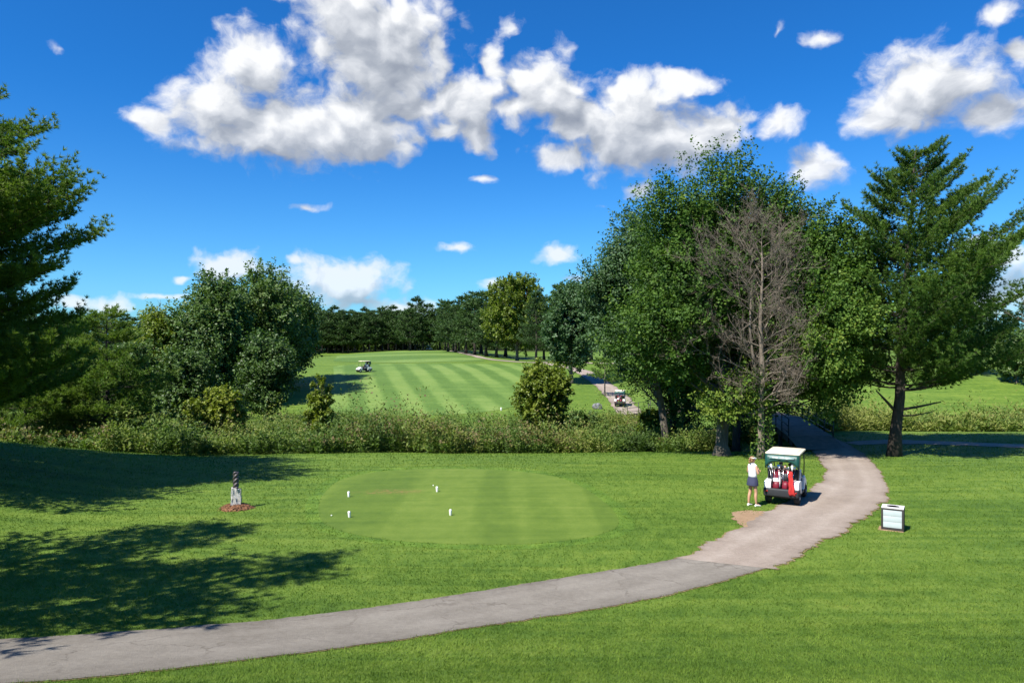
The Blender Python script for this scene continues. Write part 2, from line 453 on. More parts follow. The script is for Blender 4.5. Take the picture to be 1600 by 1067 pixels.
def blob(name, outline, off, mat, label, rings=30, jit=0, n=240, seed=3, kind='structure'):
    P = np.asarray(list(outline) + [outline[0]], float)
    d = np.r_[0, np.cumsum(np.linalg.norm(np.diff(P, axis=0), axis=1))]; t = np.linspace(0, d[-1], n, endpoint=False)
    Q = np.stack([np.interp(t, d, P[:, 0]), np.interp(t, d, P[:, 1])], -1)
    w = n // 40
    for _ in range(2):
        K = np.concatenate([Q[-w:], Q, Q[:w]]); Q = np.stack([np.convolve(K[:, j], np.ones(2 * w + 1) / (2 * w + 1), 'valid') for j in (0, 1)], -1)
    c = Q.mean(0)
    if jit:
        an = np.linspace(0, 2 * np.pi, n, endpoint=False)
        j = (fbm(np.cos(an) * 3 + 9, np.sin(an) * 3 + 9, seed, 5) - .5) * 2 * jit
        v = Q - c; Q = Q + v / np.linalg.norm(v, axis=1)[:, None] * j[:, None]
    s = np.linspace(.0, 1, rings + 1)[1:]
    P = c + (Q - c)[None] * s[:, None, None]
    P = np.concatenate([c[None], P.reshape(-1, 2)])
    V = np.concatenate([P, (H(P[:, 0], P[:, 1]) + off)[:, None]], -1)
    k = np.arange(n); k2 = (k + 1) % n
    tri = np.stack([np.zeros(n, int), 1 + k, 1 + k2], -1)
    r = np.arange(rings - 1)[:, None] * n + 1
    qd = np.stack([r + k, r + n + k, r + n + k2, r + k2], -1).reshape(-1, 4)
    o = npmesh(name, V, [tri, qd], mat, smooth=True); tag(o, label, kind=kind); return Q

def pxs(L): return [at(*p) for p in L]
UP = [(0, 1000), (150, 990), (390, 972), (600, 948), (760, 922), (900, 900), (1062, 873)]
LO = [(60, 1068), (220, 1050), (430, 1027), (690, 988), (860, 962), (1010, 938), (1200, 888)]
u = pxs(UP); l = pxs(LO)
u = [(u[0][0] - 6, u[0][1] - 2.6), (u[0][0] - 3, u[0][1] - 1.1)] + u; l = [(l[0][0] - 6, l[0][1] - 2.7), (l[0][0] - 3, l[0][1] - 1.2)] + l
strip('path_verge', u, l, .012, MT['verge'], jit=.07, seed=2, grow=.035, label='dry brown edge of soil along the asphalt path')
_, PA_A, PA_B = strip('asphalt_path', u, l, .022, MT['asphalt'], jit=.06, seed=2, label='worn grey asphalt cart path crossing the foreground')
UP2 = [(1060, 873), (1120, 846), (1160, 822), (1205, 795), (1258, 772), (1290, 750), (1290, 730), (1276, 712), (1262, 697), (1252, 687), (1244, 682)]
LO2 = [(1200, 889), (1265, 858), (1318, 830), (1368, 795), (1388, 772), (1380, 745), (1362, 722), (1345, 705), (1330, 696), (1312, 688), (1300, 683)]
u2 = pxs(UP2); l2 = pxs(LO2)
strip('gravel_verge', u2, l2, .013, MT['verge'], jit=.20, seed=12, grow=.06, label='dry soil edge of the gravel path')
_, PG_A, PG_B = strip('gravel_path', u2, l2, .026, MT['gravel'], jit=.20, seed=12, label='pale pinkish gravel cart path curving away to the bridge')
blob('dirt_patch', pxs([(1138, 803), (1152, 798), (1190, 797), (1212, 800), (1190, 815), (1164, 824), (1150, 815)]), .018, MT['dirt'], 'bare tan soil patch where the grass is worn beside the path', jit=.26)
br = [at(1330, 693), at(1400, 690), at(1480, 692), at(1560, 695), at(1640, 699)]
br = br + [(br[-1][0] + 12, br[-1][1] - 1.5)]
ba = [(x, y + 1.0) for x, y in br]; bb = [(x, y - 1.0) for x, y in br]
_, PR_A, PR_B = strip('side_path', ba, bb, .020, MT['gravel'], jit=.15, seed=22, label='narrow gravel path branching right in the shade of the pine')
far = [(-22, 246), (-16, 222), (-10.5, 192), (-5.5, 160), (-1.2, 140), (3.4, 132), (7.4, 124), (10.2, 117), (11.8, 104), (12.6, 92), (12.3, 83), (12.2, 75)]
strip('far_path', [(x - 1.3, y + .3) for x, y in far], [(x + 1.3, y - .3) for x, y in far], .05, MT['gravel'], step=.5, across=6, jit=.25, seed=31, label='pale gravel path running along the far fairway')
fr2 = [(3.4, 132), (9, 130), (16, 127), (24, 126)]
strip('far_side_path', [(x, y + 1.3) for x, y in fr2], [(x, y - 1.3) for x, y in fr2], .06, MT['gravel'], step=.5, across=6, jit=.25, seed=33, label='pale gravel path passing right under the far trees')
_tw = np.array(pxs([(495, 808), (500, 775), (530, 747), (600, 734), (700, 731), (800, 734), (880, 745), (920, 765), (958, 795), (975, 820), (950, 835), (860, 849), (760, 852), (650, 848), (560, 838), (510, 826)])); _tc = _tw.mean(0)
blob('tee_collar', _tc + (_tw - _tc) * 1.09, .005, MT['collar'], 'darker collar of grass round the near tee', jit=.12)
TEE = blob('tee', pxs([(495, 808), (500, 775), (530, 747), (600, 734), (700, 731), (800, 734), (880, 745), (920, 765), (958, 795), (975, 820), (950, 835), (860, 849), (760, 852), (650, 848), (560, 838), (510, 826)]), .010, MT['tee'], 'smooth closely mown tee with a lighter edge and worn patch', jit=.05)
blob('far_tee', [(19.5, 41.5), (24, 40.8), (32, 41), (40, 43), (40, 47), (31, 48.5), (24, 47.6), (20, 45.5)], .010, MT['tee'], 'smooth tee beyond the shaded path at the right')
blob('fairway', pxs([(520, 570), (580, 568.5), (640, 568), (760, 568), (850, 569)]) + [(6, 112), (4.5, 96), (2, 84), (-2, 76), (-10, 74.5), (-18, 75), (-20.5, 80), (-23, 96)], .03, MT['fairway'], 'far fairway mown in light and dark diagonal stripes', rings=60, n=300)
blob('upper_fairway', [(-32, 131), (-40, 170), (-50, 215), (-37, 238), (-20, 240), (-13.5, 200), (-9, 170), (-4, 138), (-12, 131.5)], .03, MT['fairway_top'], 'upper fairway on the crest in two broad mown tones', rings=60, n=300)

# ------------------------------------------------------------------ leaf cards
rng = np.random.default_rng(7)
def unit(v): return v / np.maximum(np.linalg.norm(v, axis=-1, keepdims=True), 1e-9)
def rdir(n, g=None):
    return unit((g or rng).normal(size=(n, 3)))

def cards(P, D, N, L, W, tint, three=False):
    """leaf-shaped quads: base P, along D, face normal ~N"""
    D = unit(D); Sd = unit(np.cross(D, N)); L = np.asarray(L)[:, None]; W = np.asarray(W)[:, None]
    up = np.cross(Sd, D)
    v0 = P; v1 = P + D * L * .45 + Sd * W * .5 + up * W * .12; v2 = P + D * L; v3 = P + D * L * .45 - Sd * W * .5 + up * W * .12
    V = np.stack([v0, v1, v2, v3], 1).reshape(-1, 3)
    F_ = np.arange(len(P) * 4).reshape(-1, 4)
    return V, F_, np.repeat(tint, 4)

def needles(P, D, L, W, k, tint, spread=(.35, 1.15)):
    """tufts: k thin triangles fanning round D at each P"""
    n = len(P); P = np.repeat(P, k, 0); D = np.repeat(unit(D), k, 0)
    A = unit(np.cross(D, rdir(n * k))); an = rng.uniform(*spread, n * k)[:, None]
    d = D * np.cos(an) + A * np.sin(an); s = unit(np.cross(d, rdir(n * k)))
    Lk = (np.repeat(L, k) * rng.uniform(.75, 1.15, n * k))[:, None]; Wk = np.repeat(W, k)[:, None]
    V = np.stack([P - s * Wk * .5, P + s * Wk * .5, P + d * Lk], 1).reshape(-1, 3)
    t = np.clip(np.repeat(tint, k) + rng.uniform(-.12, .12, n * k), 0, 1)
    return V, np.arange(n * k * 3).reshape(-1, 3), np.repeat(t, 3)

def join(parts):
    V = []; Fs = []; T = []; b = 0
    for v, f, t in parts:
        V.append(v); Fs.append(f + b); T.append(t); b += len(v)
    return np.concatenate(V), np.concatenate(Fs), np.concatenate(T)

def off_path(x, y, m=0.0):
    """True where a point lies on grass, not on the paths or the tee"""
    def inside(poly):
        r = np.zeros(len(x), bool); n = len(poly)
        bx0, by0 = poly.min(0); bx1, by1 = poly.max(0)
        k = np.where((x > bx0) & (x < bx1) & (y > by0) & (y < by1))[0]
        xx, yy = x[k], y[k]; rr = np.zeros(len(k), bool)
        for i in range(n):
            (x1, y1), (x2, y2) = poly[i], poly[(i + 1) % n]
            c = ((y1 > yy) != (y2 > yy)) & (xx < (x2 - x1) * (yy - y1) / (y2 - y1 + 1e-12) + x1); rr ^= c
        r[k] = rr; return r
    bad = np.zeros(len(x), bool)
    for A, B in ((PA_A, PA_B), (PG_A, PG_B), (PR_A, PR_B)):
        s = max(1, len(A) // 120); bad |= inside(np.concatenate([A[::s], A[-1:], B[-1:], B[::-1][::s]]))
    bad |= inside(TEE[::3]); return ~bad

FRONT = [(-40, 36), (-25, 37.5), (-18, 36.6), (-12, 38.5), (-5, 41), (0, 43), (5, 44.4), (8, 45), (12, 46), (16, 48)]
def front_y(x): return np.interp(x, [p[0] for p in FRONT], [p[1] for p in FRONT])
DIRT = at(1165, 808)
def build_grass():
    parts = []
    for d0, d1, dens, ln, wd in ((5.5, 7.5, 1200, .055, .008), (7.5, 11, 2100, .055, .0065), (11, 14, 1150, .060, .009), (14, 18, 560, .06, .012), (18, 24, 260, .062, .016), (24, 33, 120, .066, .022), (33, 47, 50, .07, .032)):
        w0 = d1 * .74 + 4.5
        n = int((d1 - d0) * 2 * w0 * dens)
        x = rng.uniform(-w0, w0, n); y = rng.uniform(d0, d1, n)
        k = np.abs(x) < y * .74 + 4.5 * rng.uniform(.2, 1, n); x, y = x[k], y[k]
        k = (y < front_y(x) - .3) | (x > 15); x, y = x[k], y[k]
        k = off_path(x + rng.normal(0, .045, len(x)), y + rng.normal(0, .045, len(x))); x, y = x[k], y[k]
        k = ((x - DIRT[0]) / .75) ** 2 + ((y - DIRT[1]) / .9) ** 2 > rng.uniform(.15, 1.1, len(x)); x, y = x[k], y[k]
        n = len(x)
        P = np.stack([x, y, H(x, y) - .004], -1)
        lean = np.stack([fbm(x * .5, y * .5, 40) - .5, fbm(x * .5, y * .5, 41) - .5], -1) * 1.6
        D = np.concatenate([lean + rng.normal(size=(n, 2)) * .55, np.ones((n, 1)) * .95], -1)
        N = rdir(n); 
        tuft = fbm(x * 3.5, y * 3.5, 77, 2)
        L = ln * rng.uniform(.5, 1.25, n) * (.65 + .7 * tuft); W = wd * rng.uniform(.7, 1.3, n)
        parts.append(cards(P, D, N, L, W, np.clip(rng.normal(.5, .22, n) + (tuft - .5) * .35, 0, 1)))
    V, Fs, T = join(parts)
    o = npmesh('grass', V, Fs, MT['blades'], tint=T)
    tag(o, 'short mown grass blades covering the near lawn', 'grass', kind='stuff')
build_grass()

def weeds(name, xy, hh, nleaf, ln, wd, label, tintbase, heads=.15, seed=0):
    x, y = xy; n = len(x)
    g = np.random.default_rng(seed)
    cl = .55 * fbm(x * .55, y * .55, seed + 60, 3) + .45 * fbm(x * .16, y * .16, seed + 61, 2); hgt = hh * (.15 + 2.6 * cl ** 2.1) * g.uniform(.5, 1.35, n) * np.where(g.uniform(size=n) < .09, 1.8, 1) * (.55 + .45 * np.clip((y - y.min()) / 9, 0, 1))
    base = np.stack([x, y, H(x, y) - .05], -1)
    hue = tintbase + (fbm(x * .26, y * .26, seed + 90, 4) - .5) * 1.7 + g.normal(0, .12, n)
    R_ = np.repeat(np.arange(n), nleaf); m = len(R_)
    t = g.uniform(.05, 1, m) ** .8
    az = g.uniform(0, 2 * np.pi, m); sp = .16 * hgt[R_] * g.uniform(.2, 1, m)
    P = base[R_] + np.stack([np.cos(az) * sp, np.sin(az) * sp, t * hgt[R_]], -1)
    D = np.stack([np.cos(az), np.sin(az), g.uniform(-.3, 1.7, m)], -1)
    hd = (g.uniform(size=n) < heads * (.1 + 2.4 * sst(.5, .75, fbm(x * .12, y * .12, seed + 33, 3))))[R_] & (t > .72)
    T = np.clip(hue[R_] + g.normal(0, .08, m), .0, .72); T[hd] = g.uniform(.80, 1, hd.sum())
    L = ln * g.uniform(.6, 1.3, m); W = wd * g.uniform(.6, 1.3, m)
    L[hd] *= .7; W[hd] *= 1.5
    V, Fs, TT = cards(P, D, unit(g.normal(size=(m, 3)) + np.array([-.2, -.3, 1.5])), L, W, T)
    o = npmesh(name, V, Fs, MT['weed'], tint=TT)
    return tag(o, label, 'weeds', kind='stuff')

def creek_band():
    n = 19000; x = rng.uniform(-52, 14.5, n); f = rng.uniform(0, 1, n) ** 1.35
    y0 = front_y(x) + (fbm(x * .5, x * 0, 71, 3) - .5) * 3.0; y = y0 + f * (68 + 2.5 * np.sin(x * .3) - y0) + rng.normal(0, .25, n)
    k = np.hypot(x - xd(165, 45), y - 45) > .6
    weeds('tall_weeds', (x[k], y[k]), 1.25, 30, .20, .085, 'tall tangled weeds and goldenrod filling the creek hollow', .44, .17, 3)
    n = 6500; x = rng.uniform(17.5, 60, n); y = 50.5 + rng.uniform(0, 1, n) ** 1.2 * 13 + .5 * np.sin(x * .8) - .06 * (x - 17) + rng.normal(0, .3, n)
    weeds('tall_weeds', (x, y), 1.15, 20, .32, .09, 'yellowish tall weeds behind the tee at the right', .62, .05, 5)
creek_band()
def far_darkening_brush():
    n = 2600; x = rng.uniform(-92, 30, n); y = rng.uniform(256, 300, n)
    weeds('gap_darkening_brush', (x, y), 4.2, 16, 1.0, .6, 'dark brush added to darken the gaps between the distant pines', .02, 0, 9)  # added brush with dark leaf colour, standing for the shade behind the trunks
far_darkening_brush()

# ------------------------------------------------------------------ trees
def wobble(p0, p1, n, amp, g):
    p0, p1 = np.array(p0, float), np.array(p1, float)
    t = np.linspace(0, 1, n)[:, None]; P = p0 + (p1 - p0) * t
    P[1:-1] += g.normal(size=(n - 2, 3)) * amp * np.array([1, 1, .4])
    return P

def make_lobes(g, n, z0, z1, Rm, prof='ovate', off=(0, 0), top=None, size=.44):
    L = []
    for k in range(n):
        t = (k + g.uniform(.2, .8)) / n
        z = z0 + (z1 - z0) * (t ** .9)
        r = Rm * {'ovate': max(.16, math.sin(math.pi * min(1, .16 + t * .84)) ** .75 * (1.08 - .25 * t)), 'round': max(.2, math.sin(math.pi * (.12 + t * .8)) ** .8), 'cone': max(.14, 1 - t * .9), 'wide': max(.22, (1 - t ** 2.2) ** .5)}[prof]
        a = k * 2.39996 + g.uniform(-.4, .4); rr = r * g.uniform(.32, .78)
        s = max(r * size, Rm * .16) * g.uniform(.75, 1.3)
        ex = off[0] * t; ey = off[1] * t
        L.append((ex + rr * math.cos(a), ey + rr * math.sin(a), min(z, z1 - s * .95), s, s * g.uniform(.95, 1.3)))
    return L

def leaves_on_lobes(lobes, axis_xy, nshoot, per, slen, leaf, wid, g, upness=.6, tints=None, base_t=.4, droop=0, fill=.25):
    lob = np.array([l[:5] for l in lobes]); lt = np.array([(l[5] if len(l) > 5 else 0) for l in lobes])
    w = lob[:, 3] ** 2; idx = g.choice(len(lob), nshoot, p=w / w.sum())
    d = unit(g.normal(size=(nshoot, 3)) + np.array([0, 0, .25]))
    rad = np.stack([lob[idx, 3], lob[idx, 3], lob[idx, 4]], -1)
    rr = np.where(g.uniform(size=nshoot) < fill, g.uniform(.3, .85, nshoot), g.uniform(.85, 1.06, nshoot))
    C = lob[idx, :3] + d * rad * rr[:, None]
    # thin out what lies deep inside another lobe
    deep = np.zeros(nshoot, bool)
    for j in range(len(lob)):
        q = (C - lob[j, :3]) / np.array([lob[j, 3], lob[j, 3], lob[j, 4]])
        deep |= ((q ** 2).sum(1) < .55) & (idx != j)
    keep = ~deep | (g.uniform(size=nshoot) < .22)
    C, d, idx = C[keep], d[keep], idx[keep]; n = len(C)
    out = C.copy(); out[:, :2] -= axis_xy; out[:, 2] = 0
    D = unit(d * .75 + unit(out) * .45 + np.array([.12, .05, upness]) + g.normal(size=(n, 3)) * .28)
    sl = slen * g.uniform(.55, 1.45, n)
    shoot_t = g.normal(0, .13, n) + lt[idx]
    Rr = np.repeat(np.arange(n), per); m = len(Rr)
    t = g.uniform(-.25, 1, m); side = unit(np.cross(D[Rr], g.normal(size=(m, 3))))
    off = side * (sl[Rr] * .24 * g.uniform(.1, 1, m) * (1.15 - .9 * np.clip(t, 0, 1)))[:, None]
    P = C[Rr] + D[Rr] * (t * sl[Rr])[:, None] + off
    LD = unit(side * .8 + D[Rr] * .6 + g.normal(size=(m, 3)) * .4 - np.array([0, 0, droop + .15]))
    N = unit(d[Rr] * .55 + D[Rr] * .25 + side * .35 + g.normal(size=(m, 3)) * .42 + np.array([0, 0, .75]))
    T = np.clip(base_t + shoot_t[Rr] + (t - .4) * .14 + g.normal(0, .12, m), 0, 1)
    return cards(P, LD, N, leaf * g.uniform(.55, 1.5, m), wid * g.uniform(.6, 1.45, m), T)

def broadleaf(kind, label, base, h, lobes, mat, nshoot, per, slen, leaf, wid, seed, trunk_r=.25, trunk_mat='bark', stems=None, group=None, upness=.6, base_t=.4, cat='tree', extra=None, fill=.32, lean=(0, 0), flare=1.7, limbs=True):
    g = np.random.default_rng(seed)
    x, y = base; z = h1(x, y)
    root = empty(kind, (x, y, z), label=label, cat=cat, group=group)
    mb = MB()
    stems = stems or [((0, 0), lean, trunk_r)]
    tips = []
    for (bx, by), (tx, ty), r in stems:
        P = wobble((bx, by, -.15), (tx, ty, h * .82), 9, trunk_r * .35, g); P[0] = (bx, by, -.15); P[1][:2] = (bx + (tx - bx) * .06, by + (ty - by) * .06); P[1][2] = h * .035
        rad = [r * flare, r * 1.12, r, r * .92, r * .8, r * .62, r * .45, r * .26, r * .09]
        mb.tube(P, rad, 10); tips.append(P)
    lobs = lobes + (extra or [])
    if limbs:
        for k, lo in enumerate(lobs):
            P = tips[k % len(tips)]
            zc = lo[2] * g.uniform(.42, .7); j = np.interp(zc, P[:, 2], np.arange(9)); a = np.array([np.interp(j, np.arange(9), P[:, c]) for c in range(3)])
            b = np.array(lo[:3]); mid = a * .45 + b * .55 + np.array([0, 0, -.06 * np.linalg.norm(b - a)])
            rb = max(.025, trunk_r * .32 * g.uniform(.7, 1.2))
            mb.tube([a, a * .7 + mid * .3, mid, b + g.normal(size=3) * .1], [rb, rb * .85, rb * .6, rb * .2], 6)
            for q in range(3):
                e = b + unit(g.normal(size=3) + np.array([0, 0, .5])) * lo[3] * .8
                mb.tube([mid * .5 + b * .5, e], [rb * .4, rb * .1], 5)
    mb.build('trunk', MT[trunk_mat], root)
    V, Fs, T = leaves_on_lobes(lobs, np.array([0, 0.]), nshoot, per, slen, leaf, wid, g, upness, base_t=base_t, fill=fill)
    npmesh('crown', V, Fs, MT[mat], root, tint=T)
    return root

def lobes_box(g, n, boxes):
    """lobes spread through several (x, y, z, rx, ry, rz) ellipsoids given relative to the trunk"""
    L = []
    vol = np.array([(b[3] * b[4] * b[5]) for b in boxes]) ** .8; pk = g.choice(len(boxes), n, p=vol / vol.sum())
    for k in pk:
        b = boxes[k]; d = unit(g.normal(size=3)); q = g.uniform(.45, .8)
        s = min(b[3], b[4], b[5]) * g.uniform(.34, .56)
        L.append((b[0] + d[0] * b[3] * q, b[1] + d[1] * b[4] * q, b[2] + d[2] * b[5] * q, s, s * g.uniform(1, 1.35), b[6] if len(b) > 6 else 0))
    return L

# --- pines
def pine(kind, label, base, h, seed, blen, z0, nb, ntw, tuft, k, nl, nw, mat='needle', trunk_r=.3, az_f=None, rise=.25, tip=.25, lean=(0, 0), group=None, base_t=.42, trunk_mat='darkbark', stub=None, top_pow=1.0, twl=.42, cat='pine tree', shade=0):
    g = np.random.default_rng(seed)
    x, y = base; z = h1(x, y)
    root = empty(kind, (x, y, z), label=label, cat=cat, group=group)
    mb = MB()
    P = wobble((0, 0, -.15), (lean[0], lean[1], h), 11, trunk_r * .16, g); P[0] = (0, 0, -.15)
    rad = [trunk_r * 1.45] + [trunk_r * (1.05 - .97 * i / 10) for i in range(1, 11)]
    mb.tube(P, rad, 10)
    TP = []; TD = []; TT = []
    def axis(zz): return np.array([np.interp(zz, P[:, 2], P[:, c]) for c in range(3)])
    for b in range(nb):
        t = (b + g.uniform(0, .9)) / nb
        nw_ = max(4, nb // 7); tw_ = (int(t * nw_) + .5 + g.normal(0, .16)) / nw_
        zz = z0 + (h - z0) * (min(.995, max(0, tw_)) ** .92) * .985
        L = blen(t) * g.uniform(.72, 1.18)
        az = b * 2.39996 + g.uniform(-.5, .5)
        if az_f: L *= az_f(az, t)
        if L < .15: L = .15
        o = axis(zz); dr = np.array([math.cos(az), math.sin(az), 0]); rs = rise + (t - .3) * .9 * rise * 2 + g.normal(0, .06)
        s = np.linspace(0, 1, 8)[:, None]; wig = np.cumsum(g.normal(0, .025, (8, 1)), 0) * L
        sd = np.array([-dr[1], dr[0], 0])
        C = o + dr * s * L + sd * wig + np.array([0, 0, 1.]) * (rs * s + tip * s ** 2.2 - .12 * s * (1 - s)) * L
        mb.tube(C, [max(.012, trunk_r * .2 * (1 - .5 * t) * (1 - q * .92)) for q in np.linspace(0, 1, 8)], 5, caps=False)
        bt = g.normal(0, .07)
        n = max(3, int(ntw * (.35 + L / 4.0)))
        for i in range(n):
            q = .2 + .8 * (i + g.uniform(0, 1)) / n
            pos = np.array([np.interp(q, s[:, 0], C[:, c]) for c in range(3)]); tg = unit(np.array([np.interp(min(1, q + .1), s[:, 0], C[:, c]) - np.interp(max(0, q - .1), s[:, 0], C[:, c]) for c in range(3)]))
            sg = 1 if i % 2 else -1; an = g.uniform(.45, 1.0)
            d = unit(tg * math.cos(an) + sd * sg * math.sin(an) + np.array([0, 0, g.uniform(-.05, .4)]))
            tl = L * twl * (1.15 - .75 * q) * g.uniform(.6, 1.25) + .18
            m = max(2, int(tl / tuft)); u_ = np.linspace(.25, 1, m)
            pts = pos + d * (u_ * tl)[:, None] + np.array([0, 0, 1.]) * (.18 * tl * u_ ** 2)[:, None] + g.normal(0, .05, (m, 3)) * tl
            if tl > .5 and i % 3 == 0: mb.tube([pos, pts[m // 2], pts[-1]], [.014, .010, .006], 4, caps=False)
            TP.append(pts); TD.append(np.tile(unit(d + np.array([0, 0, .45])), (m, 1))); TT.append(np.full(m, bt) + (u_ - .5) * .22)
        m = max(2, int(L * .5 / tuft)); u_ = np.linspace(.55, 1, m)
        pts = np.stack([np.interp(u_, s[:, 0], C[:, c]) for c in range(3)], -1)
        TP.append(pts); TD.append(np.tile(unit(dr + np.array([0, 0, .6])), (m, 1))); TT.append(np.full(m, bt + .1))
    m = 5; TP.append(axis(h) + np.stack([np.zeros(m), np.zeros(m), np.linspace(-.8, .1, m)], -1)); TD.append(np.tile([0, 0, 1.], (m, 1))); TT.append(np.zeros(m))
    for st in (stub or []):
        mb.tube(st[0], st[1], 6)
    mb.build('trunk', MT[trunk_mat], root)
    TP, TD, TT = np.concatenate(TP), np.concatenate(TD), np.concatenate(TT); n = len(TP)
    V, Fs, T = needles(TP, TD + g.normal(0, .25, (n, 3)), nl * g.uniform(.8, 1.2, n), np.full(n, nw), k, np.clip(base_t + TT + g.normal(0, .07, n), 0, 1))
    npmesh('crown', V, Fs, MT[mat], root, tint=T)
    return root

# right-hand pine by the path
b0 = at(1397, 712)
def rp_len(t): return 5.0 * (1 - t) ** .8 * (.78 + .35 * math.sin(min(1, t * 3) * math.pi * .5)) + .35
def rp_az(az, t): return 1 + .34 * math.cos(az - .0) * min(1, t * 3 + .55) * (1 if math.cos(az) > 0 else .55)
pine('pine_tree', 'large full white pine with bare lower trunk beside the gravel path fork', b0, 14.9, 21, rp_len, 2.8, 105, 22, .085, 16, .17, .027, trunk_r=.27, az_f=rp_az, rise=.2, tip=.2, lean=(1.15, .2), base_t=.60, twl=.4,
     stub=[([(0, 0, 2.25), (-.5, -.1, 2.75), (-.95, -.15, 3.2)], [.08, .055, .025]), ([(0, 0, 2.2), (1.0, -.2, 2.4), (2.1, -.3, 2.65)], [.085, .06, .03]), ([(0.05, 0, 1.95), (.8, -.3, 2.0), (1.6, -.5, 2.2)], [.06, .04, .02])])

# left big pine, trunk outside the frame
def lp_len(t): return 5.6 * (1 - t ** 3.4) * (.93 + .08 * math.sin(t * 17)) * (.95 + .05 * min(1, t * 5)) + .25
lp0 = (-21.7, 25.5)
pine('pine_tree', 'very tall dark pine cut off by the left edge of the photo', lp0, 14.6, 5, lp_len, 1.4, 130, 27, .10, 16, .19, .031, trunk_r=.42, rise=.03, tip=.16, base_t=.80, twl=.36, az_f=lambda az, t: 1 + .12 * math.cos(az))
# pines outside the frame that throw the long shadows over the near lawn
PROTO = []
def cp(o, base, rz, sc, label, group=None, name=None):
    c = copy_tree(o); c.location = (base[0], base[1], h1(*base)); c.rotation_euler = (0, 0, rz); c.scale = (sc, sc, sc)
    c['label'] = label
    if group: c['group'] = group
    elif 'group' in c: del c['group']
    return c
def sp_len(t): return 3.1 * (1 - t) ** .8 + .3
sh = pine('pine_tree', 'tall pine standing outside the left edge whose shadow crosses the near lawn', (-12.9, 10.4), 14.0, 31, sp_len, 2.6, 52, 13, .22, 12, .30, .065, trunk_r=.3, rise=.1, tip=.2, group='pines outside the left edge')
cp(sh, (-16.2, 13.6), 2.1, 1.02, 'tall pine standing outside the left edge whose shadow crosses the near lawn', 'pines outside the left edge')
cp(sh, (-17.0, 9.2), 4.0, .95, 'tall pine standing outside the left edge whose shadow crosses the near lawn', 'pines outside the left edge')

# young pine at the left, in the weeds
def yp_len(t): return 3.6 * (1 - t) ** .75 * (.95 + .2 * math.sin(min(1, t * 2.5) * math.pi / 2)) + .3
yp0 = (xd(167, 44), 44.0)
yp = pine('pine_tree', 'small pine with spreading boughs and crooked trunk in the weeds at left', yp0, 8.6, 8, yp_len, .8, 68, 16, .13, 14, .21, .042, trunk_r=.16, rise=.06, tip=.1, base_t=.84)
cp(yp, (xd(40, 42), 42), 1.2, .8, 'small bushy pine under the boughs of the tall dark pine')
cp(yp, (xd(100, 56), 56), 3.2, 1.15, 'bushy pine standing between the two small pines at left')
cp(yp, (xd(-60, 50), 50), 2.2, 1.2, 'bushy pine in the weeds behind the tall dark pine')

# the maple group
g = np.random.default_rng(2)
m1 = at(1062, 694); m1y = -1.6
L = lobes_box(g, 44, [(-1.2, m1y, 6.8, 3.3, 3.2, 4.4), (-.9, -.6, 10.6, 3.2, 3.0, 3.0), (-1.9, 0, 5.0, 2.2, 2.4, 2.2), (1.0, 0, 11.8, 2.6, 2.6, 2.4), (-3.0, 0, 8.2, 2.4, 2.2, 2.8), (-1.7, -.8, 3.6, 1.5, 1.6, 1.9), (.5, -1.0, 4.2, 1.6, 1.6, 1.6), (.4, .9, 8.0, 2.8, 2.8, 4.0)])
broadleaf('maple_tree', 'dark green maple on a forked double trunk, left of the bare tree', m1, 13.8, L, 'maple', 5200, 42, 1.2, .13, .115, 41, trunk_r=.27, trunk_mat='darkbark', stems=[((-.28, 0), (-1.6, 0), .25), ((.32, 0), (1.5, .3), .27)], base_t=.42)
m2 = at(1128, 711)
L = lobes_box(g, 46, [(.4, 2.4, 8.4, 4.2, 3.2, 4.3), (1.0, 2.2, 12.2, 3.0, 2.6, 2.7), (-2.0, .9, 7.0, 2.8, 2.6, 3.6), (2.5, 2.6, 10.4, 2.6, 2.4, 2.8), (-1.8, .4, 10.4, 2.4, 2.4, 2.6)])
EX = [(-.2, -.9, 2.35, .55, .35, .5), (.45, -1.0, 2.6, .5, .32, .5), (-.7, -.8, 2.2, .45, .25, .45), (1.2, -.8, 2.8, .5, .4, .45), (.2, -1.3, 3.2, .6, .4, .25)]
broadleaf('maple_tree', 'tallest maple, with a pale flaring trunk and low yellow-green sprays', m2, 14.8, L, 'maple', 5800, 44, 1.25, .125, .11, 42, lean=(.5, 2.3), trunk_r=.27, flare=2.1, extra=EX, base_t=.40)
m3 = (xd(1200, 39), 39)
L = lobes_box(g, 38, [(1.7, -.4, 7.4, 3.1, 3.4, 4.2), (2.0, -.2, 10.2, 2.5, 2.6, 2.6), (1.5, -2.4, 4.9, 2.0, 2.0, 2.3, .2), (1.9, -2.8, 7.4, 1.8, 1.8, 2.2, .16), (.6, .2, 9.4, 2.4, 2.2, 3.0), (1.3, -4.4, 5.0, 1.6, 1.6, 1.9, .22), (1.4, -4.4, 6.6, 1.5, 1.5, 1.8, .14)])
broadleaf('maple_tree', 'broad maple with yellowing lower leaves over the start of the bridge', m3, 12.8, L, 'maple', 4500, 42, 1.2, .125, .11, 43, trunk_r=.22, trunk_mat='darkbark', base_t=.42)
m4 = (xd(1045, 47.5), 47.5)
L = lobes_box(g, 26, [(-3.0, 0, 13.4, 2.2, 2.0, 2.5), (-4.9, 0, 11.4, 1.7, 1.5, 1.4), (-3.4, 0, 9.2, 2.9, 2.6, 3.0), (-1.0, 0, 11.5, 3.0, 2.6, 3.5), (-2.6, 0, 6.8, 2.2, 2.2, 1.6)])
broadleaf('maple_tree', 'silvery maple with pale leaf undersides at the left end of the maple group', m4, 15.4, L, 'silver', 2600, 40, 1.35, .15, .12, 44, lean=(-2.2, 0), trunk_r=.22, base_t=.42, upness=.75)
m5 = (xd(1150, 46), 46)
